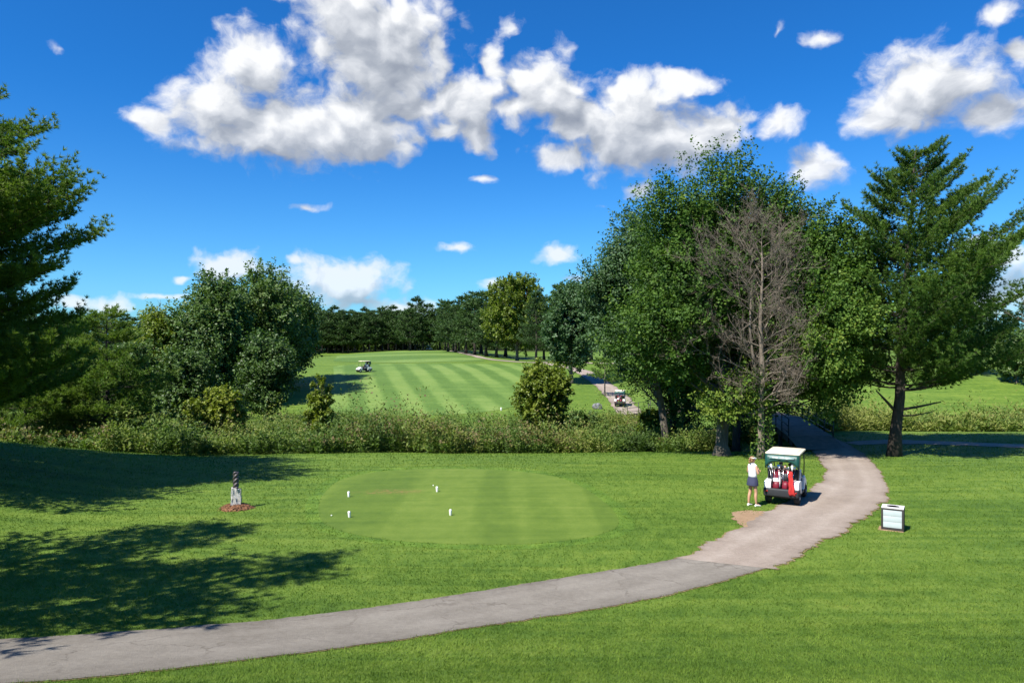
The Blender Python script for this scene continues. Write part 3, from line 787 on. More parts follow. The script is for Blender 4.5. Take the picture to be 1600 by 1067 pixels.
L = lobes_box(g, 18, [(0, 0, 8.0, 4.0, 3.4, 4.2), (2.6, 0, 7.0, 3.0, 2.8, 3.6), (.5, 0, 12.0, 2.6, 2.4, 2.2)])
broadleaf('maple_tree', 'dark maple filling the gap behind the bare dead tree', m5, 14.0, L, 'maple', 2000, 36, 1.2, .16, .14, 45, trunk_r=.22, trunk_mat='darkbark', base_t=.32)

# dead tree: recursive bare branches
def dead_tree():
    g = np.random.default_rng(12)
    x, y = at(1189, 713); x, y = x * .975, y * .975
    root = empty('dead_tree', (x, y, h1(x, y)), label='bare dead tree with a fan of grey twigs in front of the maples', cat='tree')
    mb = MB()
    P = [(0, 0, -.1), (.02, 0, .5), (.0, .02, 2.4), (.06, 0, 4.4), (-.02, .05, 6.6), (.1, .1, 8.8), (.06, .1, 11.0)]
    mb.tube(P, [.24, .17, .145, .12, .085, .05, .015], 9)
    P = np.array(P); tw = MB()
    def grow(p, d, L, r, lev):
        n = 5; pts = [np.array(p)]; dd = np.array(d, float)
        for i in range(n):
            dd = unit(dd + g.normal(0, .13, 3) + np.array([0, 0, .05 if lev else .09])); pts.append(pts[-1] + dd * L / n)
        (mb if lev < 1 else tw).tube(pts, [r * (1 - .75 * i / n) for i in range(n + 1)], 5 if lev < 2 else 3, caps=False)
        if lev >= 3: return
        k = [10, 6, 5][lev]
        for i in range(k):
            q = g.uniform(.22, 1) * n; j = int(min(q, n - .01)); a = pts[j] + (pts[j + 1] - pts[j]) * (q - j)
            nd_ = unit(dd * .75 + unit(g.normal(size=3)) * .8 + np.array([0, 0, .15]))
            grow(a, nd_, L * g.uniform(.3, .55), max(.0055, r * .42), lev + 1)
    for i in range(44):
        z = 2.3 + 8.0 * (i / 43) ** 1.05; a = i * 2.39996 + g.uniform(-.4, .4)
        L = (4.2 * (1 - ((z - 3.6) / 8.2) ** 2 * .72) if z > 3.2 else 3.0) * g.uniform(.7, 1.1)
        el = .15 + .55 * (z - 2.3) / 8
        o = np.array([np.interp(z, P[:, 2], P[:, c]) for c in range(3)])
        if math.cos(a) > .2: L *= .74
        grow(o, (math.cos(a), math.sin(a) * .8, el), L, .05 * (1 - (z - 2) / 14), 0)
    # a second thin leader
    mb.tube([(.05, 0, 3.2), (-.35, .05, 4.6), (-.5, .1, 6.2), (-.45, .1, 8.0)], [.09, .075, .055, .02], 7)
    mb.build('trunk', MT['deadwood'], root); tw.build('twigs', MT['deadwood'], root)
    # ivy round its foot
    n = 900; hz = g.uniform(0, 1, n) ** 1.3 * 3.6; a = g.uniform(0, 6.283, n); r = .2 + g.uniform(0, .45, n) * (1 - hz / 4.5) + .25 * (hz < .5)
    Pp = np.stack([np.cos(a) * r + .12, np.sin(a) * r, hz], -1)
    V, Fs, T = cards(Pp, unit(g.normal(size=(n, 3)) + np.stack([np.cos(a), np.sin(a), 0 * a], -1)), unit(g.normal(size=(n, 3)) + np.array([0, -.5, .8])), g.uniform(.08, .16, n), g.uniform(.07, .13, n), g.uniform(.2, .8, n))
    iv = npmesh('climbing_vine', V, Fs, MT['maple'], tint=T); iv.location = root.location
    tag(iv, 'leafy green vine climbing the foot of the bare dead tree', 'vine')
dead_tree()

# left clump beyond the creek
def auto(kind, label, px, d, ztop_px, halfw_px, zb, mat, ns, per, leaf, seed, prof='round', nl=16, base_t=.5, trunk_r=.2, slen=1.5, off=0, group=None, cat='tree', up=.8, trunk_mat='bark'):
    x = xd(px, d); z = h1(x, d); top = CAM[2] + (533 - ztop_px) / F * d - z; Rm = halfw_px / F * d
    g = np.random.default_rng(seed + 100)
    L = make_lobes(g, int(nl * 1.5), zb + Rm * .25, top - slen * .3, Rm * .95, prof, (off / F * d, 0), size=.36)
    per = int(per * 1.7); ns = int(ns * .85); slen = slen * min(1, Rm / 3.5 + .2)
    return broadleaf(kind, label, (x, d), top, L, mat, ns, per, slen, leaf * .9, leaf * .75, seed, trunk_r=trunk_r, base_t=base_t, group=group, cat=cat, upness=up, trunk_mat=trunk_mat)
auto('round_tree', 'large dark green tree with a broad crown at the middle of the left clump', 335, 80, 428, 74, .3, 'darkleaf', 1800, 20, .30, 51, 'ovate', 22, .5)
auto('round_tree', 'tallest tree of the left clump, mid green with a feathery top', 410, 88, 421, 76, .5, 'darkleaf', 1800, 20, .31, 52, 'ovate', 22, .62)
auto('round_tree', 'dark tree at the right end of the left clump beside the fairway', 456, 99, 452, 44, 1.0, 'darkleaf', 1200, 18, .32, 53, 'round', 14, .42)
auto('round_tree', 'small compact round tree in front of the left clump', 415, 70, 524, 39, .1, 'darkleaf', 1000, 18, .24, 54, 'round', 12, .32)
auto('round_tree', 'loose yellow-green tree at the left end of the clump', 246, 78, 484, 40, .6, 'yellowgreen', 1000, 17, .26, 55, 'ovate', 14, .45)
auto('round_tree', 'low dark bushy tree at the foot of the left clump', 287, 70, 556, 40, .0, 'darkleaf', 900, 18, .25, 56, 'round', 12, .35)
auto('round_tree', 'low green tree half hidden behind the small pine at left', 205, 72, 540, 42, .0, 'darkleaf', 800, 18, .26, 57, 'round', 12, .5)
auto('round_tree', 'shadowed tree joining the two large crowns of the left clump', 372, 93, 455, 52, .0, 'darkleaf', 900, 17, .32, 58, 'round', 12, .34)

# bushes in the weeds
auto('bush', 'yellow-leaved rounded bush among the weeds at left', 336, 50, 607, 42, -.2, 'yellowgreen', 620, 18, .19, 61, 'round', 12, .8, .06, .5, cat='bush')
auto('bush', 'small upright young tree at the left corner of the fairway', 500, 58, 588, 23, .1, 'yellowgreen', 380, 16, .2, 62, 'ovate', 10, .55, .06, .6, cat='bush', up=.9)
auto('bush', 'large olive green bush in front of the right side of the fairway', 848, 62, 569, 46, -.3, 'yellowgreen', 1000, 18, .22, 63, 'round', 14, .5, .08, .6, cat='bush')
auto('bush', 'low dark bush in the weeds below the olive green bush', 905, 60, 645, 30, -.5, 'darkleaf', 300, 14, .2, 64, 'round', 8, .5, .05, .4, cat='bush')
auto('bush', 'green bush in the weeds left of the forked maple', 1015, 55, 640, 30, -.5, 'yellowgreen', 420, 16, .18, 65, 'round', 9, .25, .05, .4, cat='bush')

# single trees along the right of the far fairway
auto('round_tree', 'tall rounded yellow-green tree standing out before the distant pines', 808, 150, 433, 56, .8, 'yellowgreen', 1700, 18, .42, 71, 'round', 22, .34, .3, 1.2)
auto('round_tree', 'silvery poplar with dark trunk right of the yellow-green tree', 893, 100, 447, 50, 1.0, 'silver', 1600, 18, .32, 72, 'round', 20, .5, .25, 1.0)
def mp_len(t): return 3.6 * (1 - t) ** .75 + .4
p1 = pine('pine_tree', 'dark conical pine just right of the tall yellow-green tree', (xd(838, 136), 136), 12.8, 73, mp_len, 2.4, 60, 10, .34, 7, .5, .11, mat='needlefar', trunk_r=.25, rise=.12, tip=.2)
p2 = pine('pine_tree', 'small pale pine with bare trunk at the fairway edge left of the parked cart', (xd(945, 88), 88), 4.4, 74, lambda t: 1.7 * (1 - t) ** .6 + .3, 1.5, 30, 8, .22, 7, .34, .08, trunk_r=.1, rise=.12, tip=.1, base_t=.7, trunk_mat='bark')

# distant plantation rows: four pines, copied
FP = []
for i, (hh, sd, w) in enumerate(((13.5, 81, 3.4), (14.5, 82, 3.0), (12.5, 83, 3.8), (15.5, 84, 3.2))):
    FP.append(pine('pine_tree', 'dark pine in the distant row behind the crest of the fairway', (0, 250), hh, sd, (lambda w: (lambda t: w * (1 - t) ** .6 * (.75 + .5 * math.sin(min(1, t * 3) * 1.57)) + .4))(w), hh * .15, 50, 7, .5, 6, .75, .2, mat='needlefar', trunk_r=.26, rise=.14, tip=.15, base_t=.45, group='distant pines behind the fairway crest', trunk_mat='darkbark'))
def far_rows():
    g = np.random.default_rng(99); spots = []
    for px in np.arange(482, 640, 10.5): spots.append((px + g.uniform(-2, 2), 246 + g.uniform(-3, 3), .92, 0))
    for px in np.arange(486, 650, 12): spots.append((px + g.uniform(-3, 3), 258 + g.uniform(-4, 4), .98, 0))
    for px in np.arange(640, 720, 11): spots.append((px + g.uniform(-3, 3), 238 + g.uniform(-6, 6), 1.03 + .04 * g.normal(), 0))
    for px, d, s in ((712, 215, 1.05), (728, 205, 1.0), (742, 196, 1.16), (760, 186, 1.02), (776, 182, 1.05), (700, 224, .98), (752, 210, 1.25), (790, 196, 1.1)): spots.append((px, d, s, 1))
    for px, d, s in ((862, 168, .95), (878, 172, 1.2), (900, 165, .98), (924, 158, 1.0), (850, 178, 1.0), (915, 175, 1.2), (945, 165, 1.0), (970, 150, 1.0), (1000, 150, 1.0)): spots.append((px, d, s, 2))
    for px in np.arange(60, 250, 17): spots.append((px + g.uniform(-5, 5), 205 + g.uniform(-12, 12), .82, 3))
    for px in np.arange(-120, 60, 24): spots.append((px + g.uniform(-5, 5), 180 + g.uniform(-12, 12), .9, 3))
    for px in np.arange(1030, 1760, 22): spots.append((px + g.uniform(-8, 8), 215 + g.uniform(-14, 14), .86, 4))
    for px in np.arange(250, 480, 16): spots.append((px + g.uniform(-5, 5), 225 + g.uniform(-10, 10), .9, 3))
    for px in np.arange(470, 800, 12): spots.append((px + g.uniform(-4, 4), 282 + g.uniform(-5, 5), .94, 0))
    LAB = {0: ('dark pine in the distant row behind the crest of the fairway', 'distant pines behind the fairway crest'),
           1: ('dark pine in the taller stand right of the distant cart', 'pines right of the distant cart'),
           2: ('dark pine rising behind the silvery poplar', 'pines behind the silvery poplar'),
           3: ('dark pine on the skyline behind the left clump', 'pines on the left skyline'),
           4: ('dark pine on the skyline behind the maples and the right pine', 'pines on the right skyline')}
    for i, (px, d, s, q) in enumerate(spots):
        src = FP[i % 4]; o = src if i < 4 else copy_tree(src)
        x = xd(px, d); o.location = (x, d, h1(x, d)); o.rotation_euler = (0, 0, g.uniform(0, 6.28)); k = s * g.uniform(.94, 1.07); wf = {0: 1.1, 1: 1.4, 2: 1.25}.get(q, 1.1); o.scale = (k * wf, k * wf, k)
        o['label'], o['group'] = LAB[q]
far_rows()
# grey thicket at the right edge
def thicket():
    g = np.random.default_rng(55)
    for (px, d, hh, lab) in ((1592, 92, 9.5, 'leafless grey tree at the right edge behind the large pine'), (1626, 96, 11, 'second leafless grey tree outside the right edge'), (238, 100, 10.5, 'thin half bare tree rising above the yellow-green tree at left')):
        x = xd(px, d); root = empty('bare_tree', (x, d, h1(x, d)), label=lab, cat='tree'); mb = MB()
        def grow(p, dd, L, r, lev):
            pts = [np.array(p)]; dd = np.array(dd, float)
            for i in range(4): dd = unit(dd + g.normal(0, .12, 3) + np.array([0, 0, .06])); pts.append(pts[-1] + dd * L / 4)
            mb.tube(pts, [r * (1 - .7 * i / 4) for i in range(5)], 4, caps=False)
            if lev == 3: return
            for i in range((8, 5, 4)[lev]):
                q = g.uniform(.25, 1) * 4; j = int(min(q, 3.99)); a = pts[j] + (pts[j + 1] - pts[j]) * (q - j)
                grow(a, unit(dd * .8 + unit(g.normal(size=3)) * .8 + np.array([0, 0, .2])), L * g.uniform(.35, .6), max(.014, r * .45), lev + 1)
        grow((0, 0, -.1), (0, 0, 1), hh * .72, .16, 0)
        mb.build('trunk', MT['deadwood'], root)
thicket()
auto('bush', 'brownish green thicket under the leafless tree at the right edge', 1588, 84, 520, 40, -.3, 'darkleaf', 420, 15, .3, 66, 'round', 10, .6, .08, .8, cat='bush')
auto('bush', 'green thicket showing through the lower boughs of the right pine', 1510, 90, 520, 46, -.3, 'darkleaf', 420, 15, .32, 67, 'round', 10, .45, .08, .8, cat='bush')

# ------------------------------------------------------------------ golf carts
def make_cart(label):
    r = empty('golf_cart', (0, 0, 0), label=label, cat='golf cart')
    m = MB()
    side = [(-1.10, .54), (-1.09, .78), (-1.0, .85), (-.40, .85), (-.36, .60), (-.34, .36), (-.44, .36), (-.48, .45), (-.58, .53), (-.72, .555), (-.86, .53), (-.96, .46), (-1.0, .50)]
    m.prism(side, -.60, -.36); m.prism(side, .36, .60)
    m.build('body', MT['white'], r, bevel=.02)
    m = MB(); m.box((0, -.56, .60), (.72, .34, .40), bev=.02); m.build('bag_well', MT['black'], r)
    m = MB()
    fr = [(.50, .34), (.58, .40), (.62, .80), (.72, .86), (.86, .80), (1.14, .64), (1.22, .50), (1.20, .40), (1.14, .42), (1.08, .50), (.95, .54), (.82, .50), (.74, .40), (.70, .34)]
    m.prism(fr, -.57, .57); m.build('cowl', MT['white'], r, bevel=.03)
    m = MB()
    m.box((0, -1.11, .455), (1.22, .16, .29), bev=.05); m.box((-.545, -1.02, .50), (.15, .26, .17), bev=.03); m.box((.545, -1.02, .50), (.15, .26, .17), bev=.03)
    m.build('bumper', MT['charcoal'], r)
    m = MB(); m.box((0, 1.22, .40), (1.0, .10, .13), bev=.04); m.build('bumper', MT['charcoal'], r)
    m = MB(); m.box((0, .14, .31), (1.12, .96, .09), bev=.02); m.box((0, -.9, .43), (.70, .40, .05)); m.box((0, -.1, .36), (.5, 1.9, .08)); m.box((0, -.70, .23), (.9, .07, .07)); m.box((0, .93, .23), (.9, .07, .07)); m.build('chassis', MT['black'], r)
    m = MB(); m.box((0, -.22, .56), (1.0, .36, .26), bev=.02); m.build('seat_box', MT['charcoal'], r)
    m = MB(); m.box((0, -.16, .74), (1.06, .52, .12), bev=.04); m.build('seat', MT['seat'], r)
    m = MB(); m.box((0, -.44, 1.04), (1.04, .11, .40), rot=Matrix.Rotation(R(-10), 3, 'X'), bev=.045); m.build('backrest', MT['black'], r)
    for s in (-1, 1):
        m = MB(); m.box((s * .545, -.36, 1.04), (.05, .34, .36), bev=.02); m.build('side_bolster', MT['seat'], r)
    for s in (-1, 1):
        m = MB(); m.tube([(s * .54, -.47, .90), (s * .55, -.15, .92), (s * .55, 0, .86), (s * .545, .04, .74)], .02, 6); m.build('armrest', MT['black'], r)
    m = MB(); m.box((0, .63, .88), (1.0, .12, .14), bev=.03); m.build('dashboard', MT['black'], r)
    m = MB(); c = Vector((-.27, .42, 1.0)); ring = []
    for k in range(17):
        a = 2 * math.pi * k / 16; ring.append(c + Vector((.17 * math.cos(a), .08 * math.sin(a), .15 * math.sin(a))))
    m.tube(ring, .014, 6, caps=False); m.tube([c, c + Vector((0, .22, -.20))], .016, 6); m.tube([c + Vector((-.17, 0, 0)), c + Vector((.17, 0, 0))], .01, 5); m.build('steering_wheel', MT['black'], r)
    for s in (-1, 1):
        for (y0, z0, y1) in ((-.60, .80, -.70), (.80, .80, .62)):
            m = MB(); m.tube([(s * .52, y0, z0), (s * .545, (y0 + y1) / 2, 1.3), (s * .545, y1, 1.80)], .021, 7); m.build('roof_post', MT['black'], r)
    m = MB(); m.box((0, -.05, 1.825), (1.20, 1.62, .07), bev=.034); m.box((0, -.05, 1.862), (.96, 1.36, .040), bev=.02); m.build('roof', MT['cream'], r)
    # rolled rain curtain under the back of the roof
    m = MB(); nx = 14; rows = []
    for i in range(nx + 1):
        x = -.58 + 1.16 * i / nx; q = abs(x) / .58; low = 1.55 - .26 * q ** 4; w = .012 * math.sin(i * 2.3)
        rows.append([(x, -.90 + w * 0, 1.80), (x, -.94 + w, 1.80 - (1.80 - low) * .33), (x, -.98 + w, 1.80 - (1.80 - low) * .72), (x, -.97 + w, low)])
    def sheet(mb, rows, th=.012):
        n, k = len(rows), len(rows[0]); v = [p for rw in rows for p in rw]; v2 = [(p[0], p[1] + th, p[2]) for p in v]; N_ = n * k
        f = [[i * k + j, (i + 1) * k + j, (i + 1) * k + j + 1, i * k + j + 1] for i in range(n - 1) for j in range(k - 1)]
        f2 = [[N_ + a for a in q[::-1]] for q in f]
        e = []
        for i in range(n - 1): e += [[i * k, N_ + i * k, N_ + (i + 1) * k, (i + 1) * k], [i * k + k - 1, (i + 1) * k + k - 1, N_ + (i + 1) * k + k - 1, N_ + i * k + k - 1]]
        for j in range(k - 1): e += [[j, j + 1, N_ + j + 1, N_ + j], [(n - 1) * k + j, N_ + (n - 1) * k + j, N_ + (n - 1) * k + j + 1, (n - 1) * k + j + 1]]
        mb.add(v + v2, f + f2 + e, True)
    sheet(m, rows)
    for s in (-1, 1):
        v = [(s * .590, -.92, 1.79), (s * .590, -.48, 1.79), (s * .590, -.62, 1.45), (s * .590, -.80, 1.26), (s * .590, -.95, 1.30)]
        w = [(x - s * .012, y, z) for x, y, z in v]; n = 5
        m.add(v + w, [list(range(n)), [n + i for i in range(n)][::-1]] + [[i, (i + 1) % n, n + (i + 1) % n, n + i] for i in range(n)])
    cu = m.build('rain_curtain', MT['teal'], r)
    m = MB(); rows = []
    for i in range(9):
        x = -.43 + .86 * i / 8; w = .014 * math.sin(i * 1.9)
        rows.append([(x, -.958 + w, 1.735), (x, -.985 + w, 1.69), (x, -.998 + w, 1.645 + .012 * math.sin(i))])
    sheet(m, rows, .008); m.build('window', MT['clear'], cu)
    for s in (-1, 1):
        m = MB(); m.box((s * .50, -1.197, .50), (.10, .016, .05), bev=.006); m.build('tail_light', MT['lamp_red'], r)
        for y in (-.72, .93):
            m = MB(); m.wheel((s * .50, y, .235), .235, .20, 26, hole=.115); w = m.build('wheel', MT['rubber'], r)
            m = MB(); m.wheel((s * .50, y, .235), .118, .17, 18); m.ball((s * .585, y, .235), (.02, .045, .045), 10); m.build('rim', MT['white'], w)
    m = MB()
    for s in (-1, 1): m.tube([(s * .33, -.62, .8), (s * .33, -.70, 1.02), (s * .30, -.80, 1.06)], .014, 6)
    m.tube([(-.33, -.70, 1.02), (0, -.74, 1.02), (.33, -.70, 1.02)], .014, 6); m.build('bag_rack', MT['black'], r)
    return r

def place(o, xy, az, dz=0.0):
    o.location = (xy[0], xy[1], h1(*xy) + dz); o.rotation_euler = (0, 0, -R(az)); return o
def in_cart(cart, p):
    M = Matrix.Translation(cart.location) @ Matrix.Rotation(cart.rotation_euler.z, 4, 'Z'); return M @ (Vector(p) * CS)

cart = make_cart('white golf cart with cream roof and teal rain curtain parked on the gravel path')
cart_xy = (at(1221, 791)[0] + .52, at(1221, 791)[1] + 1.0)
place(cart, cart_xy, 29, .026); CS = .91; cart.scale = (CS, CS, CS)

def make_bag(label, panel):
    r = empty('golf_bag', (0, 0, 0), label=label, cat='golf bag')
    m = MB(); m.loft([(0, 0, .03, .125, .115), (0, 0, .10, .135, .125), (0, 0, .45, .130, .12), (0, 0, .74, .128, .12), (0, 0, .82, .14, .13)], 18); m.build('body', MT['maroon'], r)
    m = MB(); m.loft([(0, 0, .80, .142, .132), (0, 0, .87, .148, .138), (0, 0, .885, .13, .12)], 18); m.build('collar', MT['black'], r)
    m = MB(); m.loft([(0, 0, 0, .125, .118), (0, 0, .05, .138, .128), (0, 0, .07, .130, .12)], 18); m.build('base', MT['white' if panel else 'black'], r)
    m = MB(); m.loft([(0, -.11, .10, .09, .045), (0, -.125, .14, .105, .06), (0, -.125, .30, .105, .06), (0, -.11, .36, .08, .035)], 16); m.build('pocket', MT['maroon'], r)
    if panel:
        m = MB(); m.loft([(0, -.098, .345, .108, .05), (0, -.105, .37, .113, .053), (0, -.10, .47, .110, .05), (0, -.09, .49, .09, .04)], 16); m.build('pocket', MT['white'], r)
        m = MB(); m.loft([(.115, -.05, .16, .028, .05), (.12, -.05, .4, .03, .055), (.11, -.04, .72, .022, .04)], 10); m.build('side_panel', MT['white'], r)
    else:
        m = MB(); m.loft([(0, -.10, .42, .085, .04), (0, -.112, .46, .095, .05), (0, -.112, .64, .095, .05), (0, -.10, .68, .08, .035)], 16); m.build('pocket', MT['black'], r)
    m = MB(); m.tube([(-.10, -.12, .78), (-.15, -.17, .62), (-.14, -.18, .40), (-.09, -.15, .28)], .017, 6); m.build('strap', MT['black' if panel else 'charcoal'], r)
    return r
bag1 = make_bag('maroon golf bag with white bands, the left one on the parked cart', True)
bag2 = make_bag('dark maroon golf bag with black pocket, next to the red towel', False)
LB = (-.19, -.93, .456); RB = (.13, -.93, .456)
for b, p, tz in ((bag1, LB, 4), (bag2, RB, -8)):
    b.scale = (CS, CS, CS)
    b.location = in_cart(cart, p); b.rotation_euler = (R(-7), 0, cart.rotation_euler.z + R(tz))
    b.rotation_euler = (Matrix.Rotation(cart.rotation_euler.z + R(tz), 3, 'Z') @ Matrix.Rotation(R(-9), 3, 'X')).to_euler()

def make_club(kind, hm, L):
    """a club standing grip down: shaft along z from its grip, head at the top"""
    r = empty('golf_club', (0, 0, 0))
    m = MB(); m.tube([(0, 0, 0), (0, 0, L)], [.011, .007], 6); m.build('shaft', MT['steel'], r)
    m = MB()
    if kind == 'wood': m.ball((.035, 0, L + .02), (.09, .076, .062), 12)
    elif kind == 'iron': m.box((.035, 0, L + .01), (.115, .04, .085), rot=Matrix.Rotation(R(25), 3, 'Y'), bev=.008)
    else: m.loft([(0, 0, L - .10, .022, .022), (.01, 0, L - .02, .04, .038), (.03, 0, L + .05, .048, .044), (.03, 0, L + .09, .02, .02)], 12)
    m.build('head', MT[hm], r); return r
PC = {}
for k, hm in (('wood', 'white'), ('wood', 'black'), ('wood', 'charcoal'), ('iron', 'steel'), ('cover', 'tan'), ('cover', 'white'), ('cover', 'black')):
    PC[(k, hm)] = None
def club(bag, dx, dy, tx, ty, L, k, hm, label, group=None):
    o = PC[(k, hm)]
    if o is None: o = PC[(k, hm)] = make_club(k, hm, 1.0)
    else: o = copy_tree(o)
    tag(o, label, 'golf club', group)
    M = Matrix.Translation(bag.location) @ bag.rotation_euler.to_matrix().to_4x4()
    rot = M.to_3x3() @ Matrix.Rotation(tx, 3, 'Y') @ Matrix.Rotation(ty, 3, 'X') @ Matrix.Rotation(dx * 40, 3, 'Z')
    o.location = M @ (Vector((dx, dy, L - 1.07)) * CS); o.rotation_euler = rot.to_euler(); o.scale = (CS, CS, CS)
    return o
A1, A2 = 'iron club heads in the white banded maroon bag', 'iron club heads in the dark maroon bag'
club(bag1, -.05, .00, R(-9), R(-2), 1.07, 'wood', 'white', 'white driver standing highest at the left of the white banded bag')
club(bag1, .04, .04, R(5), R(-6), 1.09, 'wood', 'black', 'black headed driver in the white banded bag')
club(bag1, -.06, -.05, R(-6), R(4), .97, 'cover', 'white', 'club with white head cover low at the left of the white banded bag')
club(bag1, .06, -.04, R(14), R(3), .99, 'cover', 'tan', 'club with tan head cover leaning between the two bags')
for i, (dx, dy, tx, ty, L) in enumerate(((-.02, -.06, -3, 6, .93), (.03, -.07, 4, 7, .92), (-.08, .02, -10, 2, .95), (.08, .01, 9, 0, .96), (0, .06, 1, -5, 1.0))):
    club(bag1, dx, dy, R(tx), R(ty), L, 'iron', 'steel', 'shiny iron in the white banded maroon bag', A1)
club(bag2, .05, .02, R(9), R(-4), 1.10, 'wood', 'white', 'white headed driver standing highest in the dark maroon bag')
club(bag2, .01, .05, R(2), R(-6), 1.06, 'wood', 'charcoal', 'grey headed driver in the dark maroon bag')
club(bag2, -.04, -.02, R(-7), R(3), 1.0, 'cover', 'black', 'club with black head cover in the dark maroon bag')
club(bag2, .07, -.05, R(10), R(5), .98, 'cover', 'white', 'club with white head cover near the red towel')
for i, (dx, dy, tx, ty, L) in enumerate(((-.02, -.07, -3, 7, .93), (.03, -.06, 4, 6, .94), (-.08, .02, -9, 1, .95), (.085, .03, 12, 0, .97), (-.03, .06, -3, -5, 1.0))):
    club(bag2, dx, dy, R(tx), R(ty), L, 'iron', 'steel', 'shiny iron in the dark maroon bag', A2)
def towel():
    m = MB(); rows = []; g = np.random.default_rng(4)
    for i in range(7):
        u_ = i / 6; col = []
        for j in range(13):
            v = j / 12
            x = .30 + (u_ - .5) * (.13 + .10 * v) + .09 * v + .012 * math.sin(j * 1.7)
            y = -1.02 - .20 * min(1, v * 1.35) + .028 * math.sin(u_ * 9 + v * 3)
            col.append((x, y, 1.24 - v * .84))
        rows.append(col)
    n, k = 7, 13; v = [p for rw in rows for p in rw]; v2 = [(p[0], p[1] + .018, p[2]) for p in v]; N_ = n * k
    f = [[i * k + j, (i + 1) * k + j, (i + 1) * k + j + 1, i * k + j + 1] for i in range(n - 1) for j in range(k - 1)]
    e = [[i * k, N_ + i * k, N_ + (i + 1) * k, (i + 1) * k] for i in range(n - 1)] + [[i * k + k - 1, (i + 1) * k + k - 1, N_ + (i + 1) * k + k - 1, N_ + i * k + k - 1] for i in range(n - 1)]
    e += [[j, j + 1, N_ + j + 1, N_ + j] for j in range(k - 1)] + [[(n - 1) * k + j, N_ + (n - 1) * k + j, N_ + (n - 1) * k + j + 1, (n - 1) * k + j + 1] for j in range(k - 1)]
    m.add(v + v2, f + [[N_ + a for a in q[::-1]] for q in f] + e, True)
    o = m.build('towel', MT['red'])
    o.location = cart.location; o.rotation_euler = cart.rotation_euler; o.scale = cart.scale
    tag(o, 'bright red towel hanging from the dark maroon golf bag', 'towel')
towel()
# three carts farther off
c2 = copy_tree(cart); place(c2, at(569, 581), -128); c2['label'] = 'white golf cart driving on the left side of the striped fairway'
c3 = copy_tree(cart); place(c3, at(969, 634), 12, .05); c3['label'] = 'cream roofed golf cart waiting on the far gravel path beyond the creek'
c4 = copy_tree(cart); place(c4, (xd(671, 237), 237), 20); c4['label'] = 'tiny golf cart at the edge of the distant pines on the crest'
def bag_on(c, src, p, label):
    b = copy_tree(src); b['label'] = label; b.location = in_cart(c, p)
    b.rotation_euler = (Matrix.Rotation(c.rotation_euler.z, 3, 'Z') @ Matrix.Rotation(R(-9), 3, 'X')).to_euler()
bag_on(c3, bag1, LB, 'banded golf bag at the left on the cart beyond the creek'); bag_on(c3, bag2, RB, 'dark golf bag at the right on the cart beyond the creek')
bag_on(c2, bag1, LB, 'banded golf bag on the cart on the striped fairway'); bag_on(c2, bag2, RB, 'dark golf bag on the cart on the striped fairway')

# ------------------------------------------------------------------ people
def skin_body(name, joints, edges, mat, parent, root, sub=2):
    keys = list(joints); me = bpy.data.meshes.new(name)
    me.from_pydata([joints[k][0] for k in keys], [(keys.index(a), keys.index(b)) for a, b in edges], [])
    o = link(name, me, parent); me.materials.append(mat)
    md = o.modifiers.new('skin', 'SKIN'); md.use_smooth_shade = True; md.branch_smoothing = .3
    sv = me.skin_vertices[0].data
    for i, k in enumerate(keys):
        r = joints[k][1]; sv[i].radius = r if isinstance(r, tuple) else (r, r)
        sv[i].use_root = (k == root)
    sd = o.modifiers.new('sub', 'SUBSURF'); sd.levels = sub; sd.render_levels = sub
    return o

